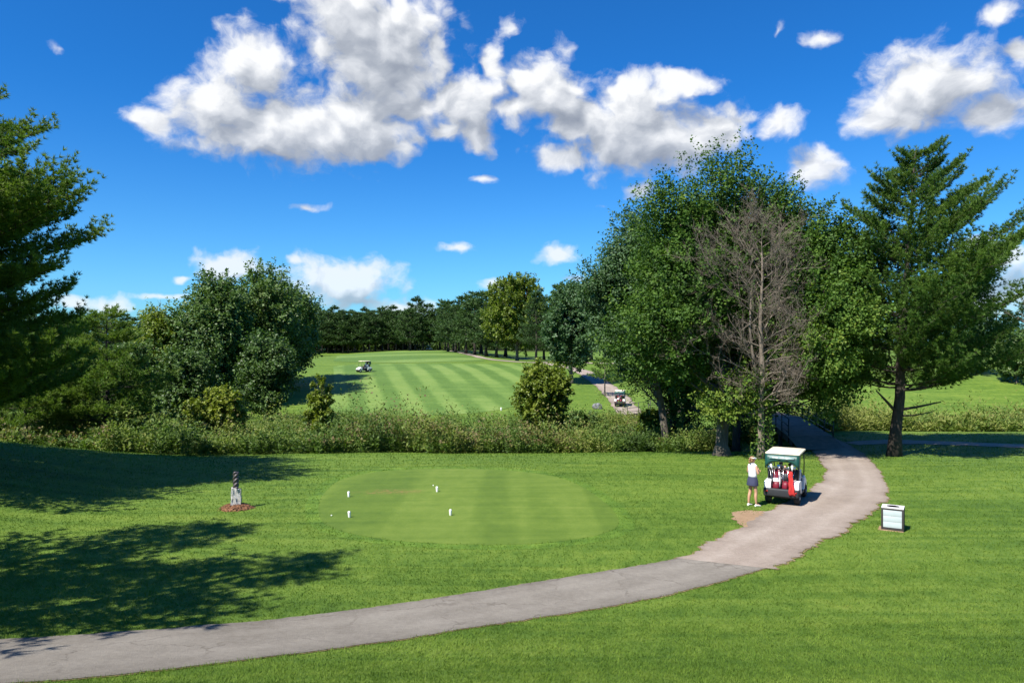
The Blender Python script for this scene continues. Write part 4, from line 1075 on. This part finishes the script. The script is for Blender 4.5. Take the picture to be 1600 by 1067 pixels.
def make_person(label, seated=False, top='shirt', bottom='skirt', hairm='hair', visor=True):
    r = empty('person', (0, 0, 0), label=label, cat='person')
    J = {'pelvis': ((0, 0, .92), (.12, .10)), 'waist': ((0, 0, 1.05), (.105, .085)), 'chest': ((0, 0, 1.22), (.12, .095)), 'upper': ((0, -.005, 1.35), (.10, .075)),
         'neck': ((0, 0, 1.44), .047), 'jaw': ((0, .018, 1.505), (.056, .062)), 'brow': ((0, .012, 1.575), (.074, .086)), 'crown': ((0, 0, 1.64), (.052, .06)),
         'nose': ((0, .108, 1.55), .011), 'ear_a': ((-.084, 0, 1.555), .014), 'ear_b': ((.084, 0, 1.555), .014)}
    E = [('pelvis', 'waist'), ('waist', 'chest'), ('chest', 'upper'), ('upper', 'neck'), ('neck', 'jaw'), ('jaw', 'brow'), ('brow', 'crown'), ('brow', 'nose'), ('brow', 'ear_a'), ('brow', 'ear_b')]
    for s, n in ((-1, 'a'), (1, 'b')):
        if not seated:
            sp = .085 + (.015 if s < 0 else .035)
            J['hip' + n] = ((s * .085, 0, .86), .088); J['thigh' + n] = ((s * (.088 + sp * .1), .006, .66), .074); J['knee' + n] = ((s * sp, .012 + .02 * s, .47), .052)
            J['calf' + n] = ((s * (sp + .004), -.022 + .03 * s, .34), .053); J['ankle' + n] = ((s * (sp + .01), -.02 + .05 * s, .09), .034); J['toe' + n] = ((s * (sp + .03), .12 + .05 * s, .035), .03)
        else:
            J['hip' + n] = ((s * .09, .02, .89), .09); J['thigh' + n] = ((s * .11, .22, .90), .078); J['knee' + n] = ((s * .12, .43, .88), .058)
            J['calf' + n] = ((s * .12, .47, .70), .052); J['ankle' + n] = ((s * .12, .50, .48), .036); J['toe' + n] = ((s * .13, .63, .43), .03)
        E += [('pelvis', 'hip' + n), ('hip' + n, 'thigh' + n), ('thigh' + n, 'knee' + n), ('knee' + n, 'calf' + n), ('calf' + n, 'ankle' + n), ('ankle' + n, 'toe' + n)]
        J['sh' + n] = ((s * .155, -.01, 1.355), .046)
        if seated: el, wr = (s * .23, .10, 1.10), (s * .14, .33, 1.09)
        else: el, wr = ((s * .235, .015, 1.10), (s * .045, .215, 1.14 + (.05 if s > 0 else 0)))
        J['el' + n] = (el, .036); J['fore' + n] = (tuple(np.array(el) * .6 + np.array(wr) * .4), .036); J['wr' + n] = (wr, .024)
        E += [('upper', 'sh' + n), ('sh' + n, 'el' + n), ('el' + n, 'fore' + n), ('fore' + n, 'wr' + n)]
        d = unit(np.array(wr) - np.array(el)); sd = unit(np.cross(d, np.array([0, 0, 1.]))); up = np.cross(sd, d)
        pm = np.array(wr) + d * .055; J['palm' + n] = (tuple(pm), (.034, .016)); E.append(('wr' + n, 'palm' + n))
        for q in range(4):
            b0_ = pm + d * .03 + up * (.027 - .018 * q) * 1.0; Lf = (.068, .076, .070, .055)[q]
            b1_ = b0_ + d * Lf * .5 + sd * s * -.006; b2_ = b0_ + d * Lf * .8 + sd * -s * .03
            for z_, (bb, rr) in enumerate(((b0_, .0095), (b1_, .0085), (b2_, .0065))): J[f'f{n}{q}{z_}'] = (tuple(bb), rr)
            E += [('palm' + n, f'f{n}{q}0'), (f'f{n}{q}0', f'f{n}{q}1'), (f'f{n}{q}1', f'f{n}{q}2')]
        t0 = np.array(wr) + d * .03 + up * .032; t1 = t0 + d * .03 + up * .022; t2 = t1 + d * .03 - sd * s * .012
        for z_, (bb, rr) in enumerate(((t0, .011), (t1, .010), (t2, .008))): J[f't{n}{z_}'] = (tuple(bb), rr)
        E += [('wr' + n, f't{n}0'), (f't{n}0', f't{n}1'), (f't{n}1', f't{n}2')]
    skin_body('body', J, E, MT['skin'], r, 'pelvis')
    m = MB(); m.loft([(0, 0, .97, .158, .122), (0, 0, 1.05, .148, .112), (0, .004, 1.16, .155, .122), (0, .006, 1.25, .168, .13), (0, 0, 1.33, .178, .118), (0, -.005, 1.385, .165, .092), (0, -.005, 1.415, .10, .072), (0, -.005, 1.435, .062, .058)], 26)
    m.build('shirt', MT[top], r)
    if seated:
        for s in (-1, 1):
            m = MB(); m.tube([(0, -.02, .92), (s * .09, .03, .90), (s * .11, .22, .905), (s * .12, .44, .885), (s * .12, .475, .70), (s * .12, .50, .50)], [.12, .105, .095, .075, .068, .06], 14); m.build('trouser_leg', MT[bottom], r)
    else:
        m = MB(); m.loft([(0, 0, .70, .205, .168), (0, 0, .71, .208, .17), (0, 0, .80, .198, .160), (0, 0, .90, .182, .145), (0, 0, .99, .155, .120), (0, 0, 1.005, .15, .115)], 26)
        sk = m.build('skirt', MT[bottom], r)
        for v in sk.data.vertices:
            a = math.atan2(v.co.y, v.co.x); f = max(0, (.95 - v.co.z) / .25); v.co.x *= 1 + .035 * f * math.sin(a * 9); v.co.y *= 1 + .035 * f * math.sin(a * 9)
    for s, n in ((-1, 'a'), (1, 'b')):
        A_ = Vector(J['ankle' + n][0]); T_ = Vector(J['toe' + n][0]); d = (T_ - A_); d.z = 0; d.normalize()
        m = MB(); z0 = A_.z - .088
        sh_ = [A_ + d * t for t in (-.055, -.03, .02, .07, .12, .165, .185)]
        hh = (.05, .085, .095, .075, .055, .045, .02); ww = (.025, .036, .038, .042, .045, .038, .018)
        b = []; n_ = 12
        for p_, h_, w_ in zip(sh_, hh, ww):
            sdv = Vector((-d.y, d.x, 0))
            for k in range(n_):
                a = 2 * math.pi * k / n_; b.append(Vector((p_.x, p_.y, z0)) + sdv * w_ * math.cos(a) + Vector((0, 0, h_ * .5 + h_ * .5 * math.sin(a))))
        f = [[i * n_ + k, i * n_ + (k + 1) % n_, (i + 1) * n_ + (k + 1) % n_, (i + 1) * n_ + k] for i in range(6) for k in range(n_)] + [list(range(n_))[::-1], [6 * n_ + k for k in range(n_)]]
        m.add(b, f, True); m.build('shoe', MT['shoe'], r)
    m = MB(); m.ball((0, -.022, 1.592), (.088, .092, .082), 20); m.ball((0, -.06, 1.53), (.070, .05, .07), 16)
    if visor: m.tube([(0, -.10, 1.60), (0, -.15, 1.585), (0, -.155, 1.52), (0, -.13, 1.44), (0, -.12, 1.40)], [.022, .03, .03, .022, .008], 10)
    m.build('hair', MT[hairm], r)
    m = MB()
    for s in (-1, 1): m.ball((s * .03, .088, 1.572), (.011, .008, .007), 8)
    m.build('eyes', MT['eye'], r)
    m = MB(); m.ball((0, .082, 1.508), (.024, .010, .008), 10); m.build('mouth', MT['lip'], r)
    m = MB(); m.loft([(0, -.006, 1.60, .0925, .0985), (0, -.006, 1.622, .0925, .0985), (0, -.006, 1.635, .088, .094)], 24, caps=False)
    bx = []; 
    for k in range(13):
        a = math.pi * k / 12; bx.append((.092 * math.cos(a), .0 + .097 * math.sin(a), 1.604)); 
    out = [(x * 1.05, y + .075 * math.sin(math.pi * i / 12), z - .018) for i, (x, y, z) in enumerate(bx)]
    n = 13; m.add(bx + out + [(x, y, z + .006) for x, y, z in bx] + [(x, y, z + .006) for x, y, z in out], [[i, i + 1, n + i + 1, n + i] for i in range(12)] + [[2 * n + i, 3 * n + i, 3 * n + i + 1, 2 * n + i + 1] for i in range(12)] + [[n + i, n + i + 1, 3 * n + i + 1, 3 * n + i] for i in range(12)], True)
    m.build('visor', MT['white'], r)
    return r
wom = make_person('person in white sleeveless top and navy skirt standing left of the parked cart')
wx, wy = at(1176, 790)
place(wom, (wx, wy), 62, -.004); wom.scale = (.985, .985, .985)
drv = make_person('person in white top driving the cart on the striped fairway', True, 'shirt', 'trouser')
drv.location = in_cart(c2, (-.27, -.2, -.10)); drv.rotation_euler = c2.rotation_euler

# ------------------------------------------------------------------ litter bin
def bin_():
    x, y = at(1401, 829); r = empty('litter_bin', (x, y + .2, h1(x, y + .2)), -R(31), label='white boarded litter bin with dark frame and a hole in its lid, on the lawn', cat='litter bin'); r.scale = (.88, .88, .88)
    W, D, Ht = .60, .46, .70
    m = MB()
    for sx in (-1, 1):
        for sy in (-1, 1): m.box((sx * (W / 2), sy * (D / 2), Ht / 2 + .02), (.055, .055, Ht), bev=.006)
    for sy in (-1, 1): m.box((0, sy * (D / 2 - .002), .06), (W - .055, .045, .06)); m.box((0, sy * (D / 2 - .002), Ht - .01), (W - .055, .045, .05))
    for sx in (-1, 1): m.box((sx * (W / 2 - .002), 0, .06), (.045, D - .055, .06)); m.box((sx * (W / 2 - .002), 0, Ht - .01), (.045, D - .055, .05))
    m.build('frame', MT['binframe'], r)
    for sy in (-1, 1):
        for k in range(3):
            m = MB(); m.box((0, sy * (D / 2 + .004), .195 + k * .190), (W - .062, .03, .184), bev=.004); m.build('board', MT['panel'], r)
    for sx in (-1, 1):
        m = MB(); m.box((sx * (W / 2 + .003), 0, .385), (.03, D - .062, .57), bev=.004); m.build('side_panel', MT['binframe'], r)  # sides take the dark frame colour, painting in the look of a shaded side
    m = MB(); n = 32; v = []; 
    for z in (.722, .752):
        for k in range(n):
            e = k // 8; q = (k % 8) / 8 * 2 - 1; a_, b_ = W / 2 + .022, D / 2 + .022
            v.append(((a_, q * b_, z), (-q * a_, b_, z), (-a_, -q * b_, z), (q * a_, -b_, z))[e])
        for k in range(n):
            a = 2 * math.pi * (k / n) - math.atan2(D, W); v.append((.17 * math.cos(a), .13 * math.sin(a), z))
    f = []
    for k in range(n):
        j = (k + 1) % n; f += [[2 * n + k, 2 * n + j, 3 * n + j, 3 * n + k], [k, n + k, n + j, j], [k, j, 2 * n + j, 2 * n + k], [n + k, 3 * n + k, 3 * n + j, n + j]]
    m.add(v, f); m.build('lid', MT['bintop'], r)
    m = MB(); m.loft([(0, 0, .10, .19, .14), (0, 0, .62, .22, .17)], 20); m.build('liner', MT['black'], r)
    m = MB(); m.loft([(0, 0, .754, .20, .15), (0, 0, .757, .195, .145)], 28); m.build('hole_dark_disc', MT['hole_dark'], r)  # black disc laid over the lid hole, painting the dark of its inside
    m = MB(); m.box((-.05, -.05, .008), (.74, .54, .03), bev=.01); m.build('base', MT['dirt'], r)
bin_()

# ------------------------------------------------------------------ stone marker with twisted top on a mulch mound
def marker_stone():
    x, y = at(369, 794); z = h1(x, y)
    g = np.random.default_rng(6)
    o = MB(); rings = []; n = 44
    for i, (q, zz) in enumerate(((1.0, -.02), (.93, .035), (.78, .085), (.55, .13), (.28, .155), (.05, .16))): rings.append((q, zz))
    v = []; f = []
    for q, zz in rings:
        for k in range(n):
            a = 2 * math.pi * k / n; rr = .50 * q * (1 + .10 * math.sin(a * 3 + 1) + g.uniform(-.06, .06)); v.append((rr * math.cos(a), rr * math.sin(a) * .9, max(-.03, zz + g.uniform(-.018, .018))))
    f = [[i * n + k, i * n + (k + 1) % n, (i + 1) * n + (k + 1) % n, (i + 1) * n + k] for i in range(len(rings) - 1) for k in range(n)] + [[(len(rings) - 1) * n + k for k in range(n)]]
    o.add(v, f)
    # loose chips
    for k in range(520):
        a = g.uniform(0, 6.283); q = math.sqrt(g.uniform(0, 1)) * (1 + .22 * g.uniform() ** 3); rr = .53 * q; L_ = g.uniform(.02, .06)
        zz = np.interp(q, [0, .28, .55, .78, .93, 1.0], [.16, .155, .13, .085, .035, .0])
        o.box((rr * math.cos(a), rr * math.sin(a) * .9, zz + .012), (L_, .014, .008), rot=(Matrix.Rotation(g.uniform(0, 6.28), 3, 'Z') @ Matrix.Rotation(g.uniform(-.6, .6), 3, 'Y')))
    mm = o.build('mulch_mound', MT['mulch']); mm.location = (x, y, z); tag(mm, 'low mound of red brown bark mulch round the foot of the stone marker', 'mulch')
    r = empty('stone_marker', (x, y, z), R(18), label='pale rough stone marker topped by a dark twisted column', cat='monument')
    bm = bmesh.new(); bmesh.ops.create_cube(bm, size=1); bmesh.ops.subdivide_edges(bm, edges=bm.edges[:], cuts=5, use_grid_fill=True)
    for vv in bm.verts:
        p = vv.co; t = p.z + .5
        nz = Vector((math.sin(p.y * 9 + p.z * 13) * .02, math.sin(p.x * 11 + p.z * 9) * .02, 0)) + Vector(g.uniform(-.012, .012, 3))
        sl = .06 * (-p.x) if t > .99 else 0
        vv.co = Vector((p.x * (.30 - .03 * t), p.y * (.28 - .03 * t), .06 + t * .60 + sl)) + nz
    me = bpy.data.meshes.new('stone_base'); bm.to_mesh(me); bm.free(); me.materials.append(MT['stone']); link('stone_base', me, r)
    m = MB(); v = []; n = 24; K = 48
    for i in range(K + 1):
        t = i / K; zz = .62 + t * .57; tw = t * 8.5
        for k in range(n):
            a = 2 * math.pi * k / n; rr = (.086 + .014 * math.cos(3 * a)) * (1 - .06 * t); aa = a + tw
            v.append((-.01 + rr * math.cos(aa), rr * math.sin(aa), zz))
    m.add(v, [[i * n + k, i * n + (k + 1) % n, (i + 1) * n + (k + 1) % n, (i + 1) * n + k] for i in range(K) for k in range(n)] + [list(range(n))[::-1], [K * n + k for k in range(n)]], True)
    m.build('twisted_column', MT['twist'], r)
marker_stone()

# ------------------------------------------------------------------ tee markers, balls, boulder
def tee_marker(px, py, label, s=1.0, first=[]):
    x, y = at(px, py)
    if not first:
        m = MB(); m.loft([(0, 0, -.02, .030, .030), (0, 0, .02, .038, .038), (0, 0, .15, .044, .044), (0, 0, .178, .040, .040), (0, 0, .19, .02, .02)], 16)
        o = m.build('tee_marker', MT['white']); first.append(o)
    else: o = first[0].copy(); COL.objects.link(o)
    o.location = (x, y, h1(x, y)); o.rotation_euler = (R(3), R(-2), px); o.scale = (s, s, s * 1.05); tag(o, label, 'tee marker', 'white tee markers')
tee_marker(545, 776, 'white tee marker at the back left of the near tee'); tee_marker(546, 808, 'white tee marker at the front left of the near tee')
tee_marker(683, 768, 'white tee marker beside the golf ball on the brownish worn turf'); tee_marker(704, 805, 'white tee marker at the front right of the near tee')
tee_marker(1448, 668, 'white tee marker on the far right tee, close to the pine trunk', 1.3); tee_marker(1569, 668, 'white tee marker on the far right tee, toward the edge of the photo', 1.3)
tee_marker(783, 641, 'small white marker on the striped fairway left of the olive bush', 1.6)
def ball(px, py, label):
    x, y = at(px, py); m = MB(); m.ball((0, 0, .024), (.0235,) * 3, 14); o = m.build('golf_ball', MT['white']); o.location = (x, y, h1(x, y) + .006); tag(o, label, 'golf ball')
ball(518, 806, 'white golf ball lying at the left edge of the near tee'); ball(677, 759, 'white golf ball on the worn turf behind a tee marker')
def boulder():
    x, y = at(933, 638); g = np.random.default_rng(3); bm = bmesh.new(); bmesh.ops.create_icosphere(bm, subdivisions=3, radius=1)
    ds = unit(g.normal(size=(16, 3)))
    for v in bm.verts:
        k = 1.0
        for d in ds: k = min(k, .78 / max(.2, float(np.dot(d, v.co))) ) if float(np.dot(d, v.co)) > .78 else k
        v.co = Vector((v.co.x * k * .68, v.co.y * k * .5, max(-.12, v.co.z * k * .48 + .22)))
    me = bpy.data.meshes.new('boulder'); bm.to_mesh(me); bm.free(); me.materials.append(MT['rock']); o = link('boulder', me); o.location = (x, y, h1(x, y))
    tag(o, 'grey boulder on the grass left of the cart beyond the creek', 'boulder')
boulder()

# ------------------------------------------------------------------ footbridge
def bridge():
    P = [(16.9, 40.2, None), (17.3, 43.0, -.08), (19.0, 52.0, .10), (18.6, 57.0, .08), (16.6, 64.0, -.20), (12.4, 75.2, None)]
    P = [Vector((x, y, h1(x, y) + .05 if z is None else z)) for x, y, z in P]
    d = [0]
    for a, b in zip(P, P[1:]): d.append(d[-1] + (b - a).length)
    def pos(t): return Vector([np.interp(t, d, [p[k] for p in P]) for k in range(3)])
    def dirv(t):
        v = pos(min(d[-1], t + .9)) - pos(max(0, t - .9)); v.z = 0; return v.normalized()
    r = empty('footbridge', P[0], label='dark planked footbridge with black railings crossing the creek behind the maples', cat='footbridge'); O = P[0]
    m = MB(); n = int(d[-1] / .17); g = np.random.default_rng(8)
    for i in range(n):
        t = (i + .5) * d[-1] / n; c = pos(t) - O; dv = dirv(t); a = math.atan2(dv.y, dv.x)
        m.box(c + Vector((0, 0, g.uniform(-.006, .006))), (.150, 2.5, .05), rot=Matrix.Rotation(a, 3, 'Z'))
    m.build('deck', MT['deck'], r)
    T = np.arange(0, d[-1] + .01, 1.0)
    for s in (-1, 1):
        m = MB()
        for a, b in zip(T, T[1:]):
            da, db = dirv(a), dirv(b); pa = pos(a) - O + Vector((-da.y, da.x, 0)) * s * 1.12; pb = pos(b) - O + Vector((-db.y, db.x, 0)) * s * 1.12
            if a < 2.0: continue
            v = []
            for p in (pa, pb):
                for zz in (-.05, -.42):
                    for w in (-.06, .06):
                        v.append(p + Vector((w, 0, zz)))
            m.add(v, [[0, 1, 5, 4], [2, 6, 7, 3], [0, 4, 6, 2], [1, 3, 7, 5], [0, 2, 3, 1], [4, 5, 7, 6]])
        m.build('beam', MT['timber'], r)
        m = MB(); edge = [pos(t) - O + Vector((-dirv(t).y, dirv(t).x, 0)) * s * 1.22 for t in np.arange(2.6, d[-1] - .6, .8)]
        for zz in (1.02, .60, .22): m.tube([e + Vector((0, 0, zz)) for e in edge], .026, 6)
        rl = m.build('railing', MT['rail'], r)
        for t in np.arange(2.6, d[-1] - .6, 2.2):
            e = pos(t) - O + Vector((-dirv(t).y, dirv(t).x, 0)) * s * 1.22
            mm = MB(); mm.tube([e + Vector((0, 0, -.35)), e + Vector((0, 0, 1.05))], .035, 6); mm.build('post', MT['rail'], rl)
    for t in np.arange(7, d[-1] - 3, 5.5):
        for s in (-1, 1):
            e = pos(t) - O + Vector((-dirv(t).y, dirv(t).x, 0)) * s * .95; zz = h1(e.x + O.x, e.y + O.y) - O.z
            mm = MB(); mm.tube([Vector((e.x, e.y, zz - .4)), e + Vector((0, 0, -.40))], .13, 10); mm.build('pier', MT['timber'], r)
bridge()

# ------------------------------------------------------------------ sky, sun, camera
CLOUDS = [
 (700, 150, 60, 40, .85), (800, 175, 60, 45, .8), (950, 200, 60, 45, .9), (1150, 180, 60, 26, .7), (690, 200, 60, 26, .7), (430, 240, 90, 22, .7), (410, 470, 90, 16, .7), (560, 470, 120, 16, .75), (120, 470, 60, 16, .7), (1560, 470, 90, 46, .95), (1520, 380, 70, 24, .75), (950, 320, 40, 12, .4), (460, 410, 40, 14, .5),  # centre x, y and radii in photograph pixels, turned into directions below; strength
 (250, 183, 55, 26, .95), (330, 165, 90, 62, 1.05), (395, 105, 62, 62, 1.0), (430, 200, 150, 58, 1.1), (560, 192, 120, 62, 1.1), (640, 165, 70, 42, .95),
 (590, 62, 112, 88, 1.1), (545, 12, 90, 55, 1.1), (682, 82, 30, 62, .9), (610, 115, 95, 42, 1.0),
 (738, 160, 66, 48, 1.0), (772, 108, 22, 44, .85), (748, 208, 44, 30, .95), (855, 145, 85, 55, 1.05), (905, 185, 65, 45, 1.0),
 (1010, 212, 135, 60, 1.1), (985, 160, 75, 50, 1.05), (1068, 126, 72, 26, .9), (1110, 205, 80, 45, 1.0), (1215, 190, 52, 28, .85), (880, 245, 55, 22, .9),
 (1272, 266, 54, 40, 1.0), (1000, 292, 40, 20, .85), (753, 273, 30, 15, .68), (712, 387, 62, 18, .62), (872, 396, 38, 22, .95), (484, 320, 55, 13, .52), (92, 72, 34, 20, .42),
 (795, 45, 44, 40, .42), (880, 70, 50, 50, .36), (730, 40, 40, 40, .32), (1220, 50, 18, 26, .45), (1295, 55, 56, 22, .5), (1565, 22, 62, 30, .85), (1440, 140, 122, 66, 1.1), (1395, 178, 84, 36, 1.0), (1550, 182, 82, 32, 1.0), (1590, 85, 40, 34, .85),
 (1555, 400, 70, 34, .8), (358, 410, 60, 28, 1.05), (530, 440, 95, 40, 1.05), (630, 478, 85, 18, .8), (770, 448, 40, 13, .75), (176, 475, 65, 20, .8), (285, 434, 24, 9, .8), (250, 462, 85, 14, .6), (890, 437, 40, 14, .5), (1590, 445, 46, 40, .85)]

def world():
    w = bpy.data.worlds.new('World'); S.world = w; w.use_nodes = True
    nt = w.node_tree; g = G(nt); bg = nt.nodes['Background']
    sky = nd(nt, 'ShaderNodeTexSky', sky_type='NISHITA'); sky.sun_disc = False
    sky.sun_elevation = R(SUN_EL); sky.sun_rotation = R(SUN_AZ); sky.air_density = 1.0; sky.dust_density = .3; sky.ozone_density = 3.0; sky.altitude = 200
    d = nd(nt, 'ShaderNodeTexCoord').outputs['Generated']
    sp = nd(nt, 'ShaderNodeSeparateXYZ'); g.lk(d, sp.inputs[0]); x, y, z = sp.outputs
    az = g.m('ARCTAN2', x, y); el = g.m('ARCSINE', z)
    cb = nd(nt, 'ShaderNodeCombineXYZ'); g.lk(az, cb.inputs[0]); g.lk(el, cb.inputs[1]); p0 = cb.outputs[0]
    # clouds flatten towards the horizon, so the noise does too
    wrp = g.noise(g.vm('MULTIPLY', p0, (9, 13, 1)), 1.0, 4, .6, 0, 'Color')
    p = g.vm('MULTIPLY_ADD', wrp, (.060, .045, 0), g.vm('SUBTRACT', p0, (.030, .0225, 0)))
    def field(p):
        f = None
        for cx, cy, rx, ry, s in CLOUDS:
            u, v = (cx - 800) / F, (533 - cy) / F
            a = math.atan2(u, 1); e = math.atan2(v, math.hypot(u, 1)); c = math.cos(a)
            ka, ke = F / (rx * 1.03) / (c * c) , F / (ry * 1.02) / (c * c) ** .6
            q = g.vm('LENGTH', g.vm('MULTIPLY_ADD', p, (ka, ke, 0), (-a * ka, -e * ke, 0)))
            q = g.m('SUBTRACT', s, q)
            f = q if f is None else g.m('SMOOTH_MAX', f, q, .25)
        return f
    def fb(p):
        q = g.vm('MULTIPLY', p, (1, 1.25, 1)); v = nd(nt, 'ShaderNodeTexVoronoi', feature='SMOOTH_F1'); v.inputs['Scale'].default_value = 24; v.inputs['Detail'].default_value = 1.0; v.inputs['Roughness'].default_value = .6; v.inputs['Smoothness'].default_value = .35
        g.lk(q, v.inputs['Vector'])
        return g.m('ADD', g.m('MULTIPLY', g.noise(q, 15, 9, .62, .2), .78), g.m('MULTIPLY', g.m('SUBTRACT', 1.12, v.outputs['Distance']), .30))
    L = (-.010, .016, 0)
    pl = g.vm('ADD', p, L)
    f0 = field(p); n0 = fb(p)
    f1 = field(g.vm('ADD', p, (-.016, .036, 0))); n1 = fb(pl)
    n2 = g.noise(p, 62, 4, .6)
    D0 = g.m('ADD', f0, g.m('ADD', g.m('MULTIPLY', g.m('SUBTRACT', n0, .5), 1.5), g.m('MULTIPLY', g.m('SUBTRACT', n2, .5), .55)))
    alpha = g.sm(D0, -.10, .52)
    # self-shadow: how much cloud lies towards the sun from here
    thick = g.m('ADD', g.m('MULTIPLY', g.m('SUBTRACT', n1, n0), 1.25), g.m('MULTIPLY', g.m('SUBTRACT', f1, f0), .55))
    core = g.sm(f0, .1, 1.0)
    sh = g.m('ADD', g.m('MULTIPLY', thick, 1.0), g.m('ADD', .26, g.m('MULTIPLY', core, .24)), clamp=True)
    cc = g.ramp(sh, [(.0, (5.3, 5.35, 5.4)), (.22, (3.9, 4.05, 4.3)), (.52, (2.4, 2.6, 2.95)), (.9, (1.45, 1.65, 2.05))])
    skyc = g.mix(1.0, sky.outputs[0], g.mix(g.sm(el, .34, -.02), SKY_MUL, (.27, .60, .88)), 'MULTIPLY')
    # pale air low over the horizon
    lowm = g.sm(el, .30, .0)
    col = g.mix(g.m('MULTIPLY', alpha, .97), skyc, g.mix(g.m('MULTIPLY', lowm, .25), cc, skyc))
    g.lk(col, bg.inputs['Color']); bg.inputs['Strength'].default_value = .10
    w.cycles.sampling_method = 'MANUAL'; w.cycles.sample_map_resolution = 512
SKY_MUL = (.085, .445, .84)
world()

sun = bpy.data.lights.new('sun', 'SUN'); sun.energy = 4.8; sun.angle = R(.53); sun.color = (1, .95, .87)
so = bpy.data.objects.new('sun', sun); COL.objects.link(so)
a, e = R(SUN_AZ), R(SUN_EL)
so.rotation_euler = Vector((math.sin(a) * math.cos(e), math.cos(a) * math.cos(e), math.sin(e))).to_track_quat('Z', 'Y').to_euler()
so.location = (-20, -20, 40)

cd = bpy.data.cameras.new('camera'); cd.sensor_width = 36; cd.lens = 36 * F / 1600; cd.clip_end = 6000; cd.clip_start = .1
co = bpy.data.objects.new('camera', cd); COL.objects.link(co); co.location = CAM; co.rotation_euler = (R(90), 0, 0); S.camera = co
vs = S.view_settings; vs.view_transform = 'Standard'; vs.look = 'None'; vs.gamma = 1; vs.use_curve_mapping = False; vs.exposure = .95
cy = S.cycles; cy.max_bounces = 6; cy.diffuse_bounces = 3; cy.glossy_bounces = 2; cy.transmission_bounces = 3; cy.transparent_max_bounces = 4; cy.caustics_reflective = False; cy.caustics_refractive = False
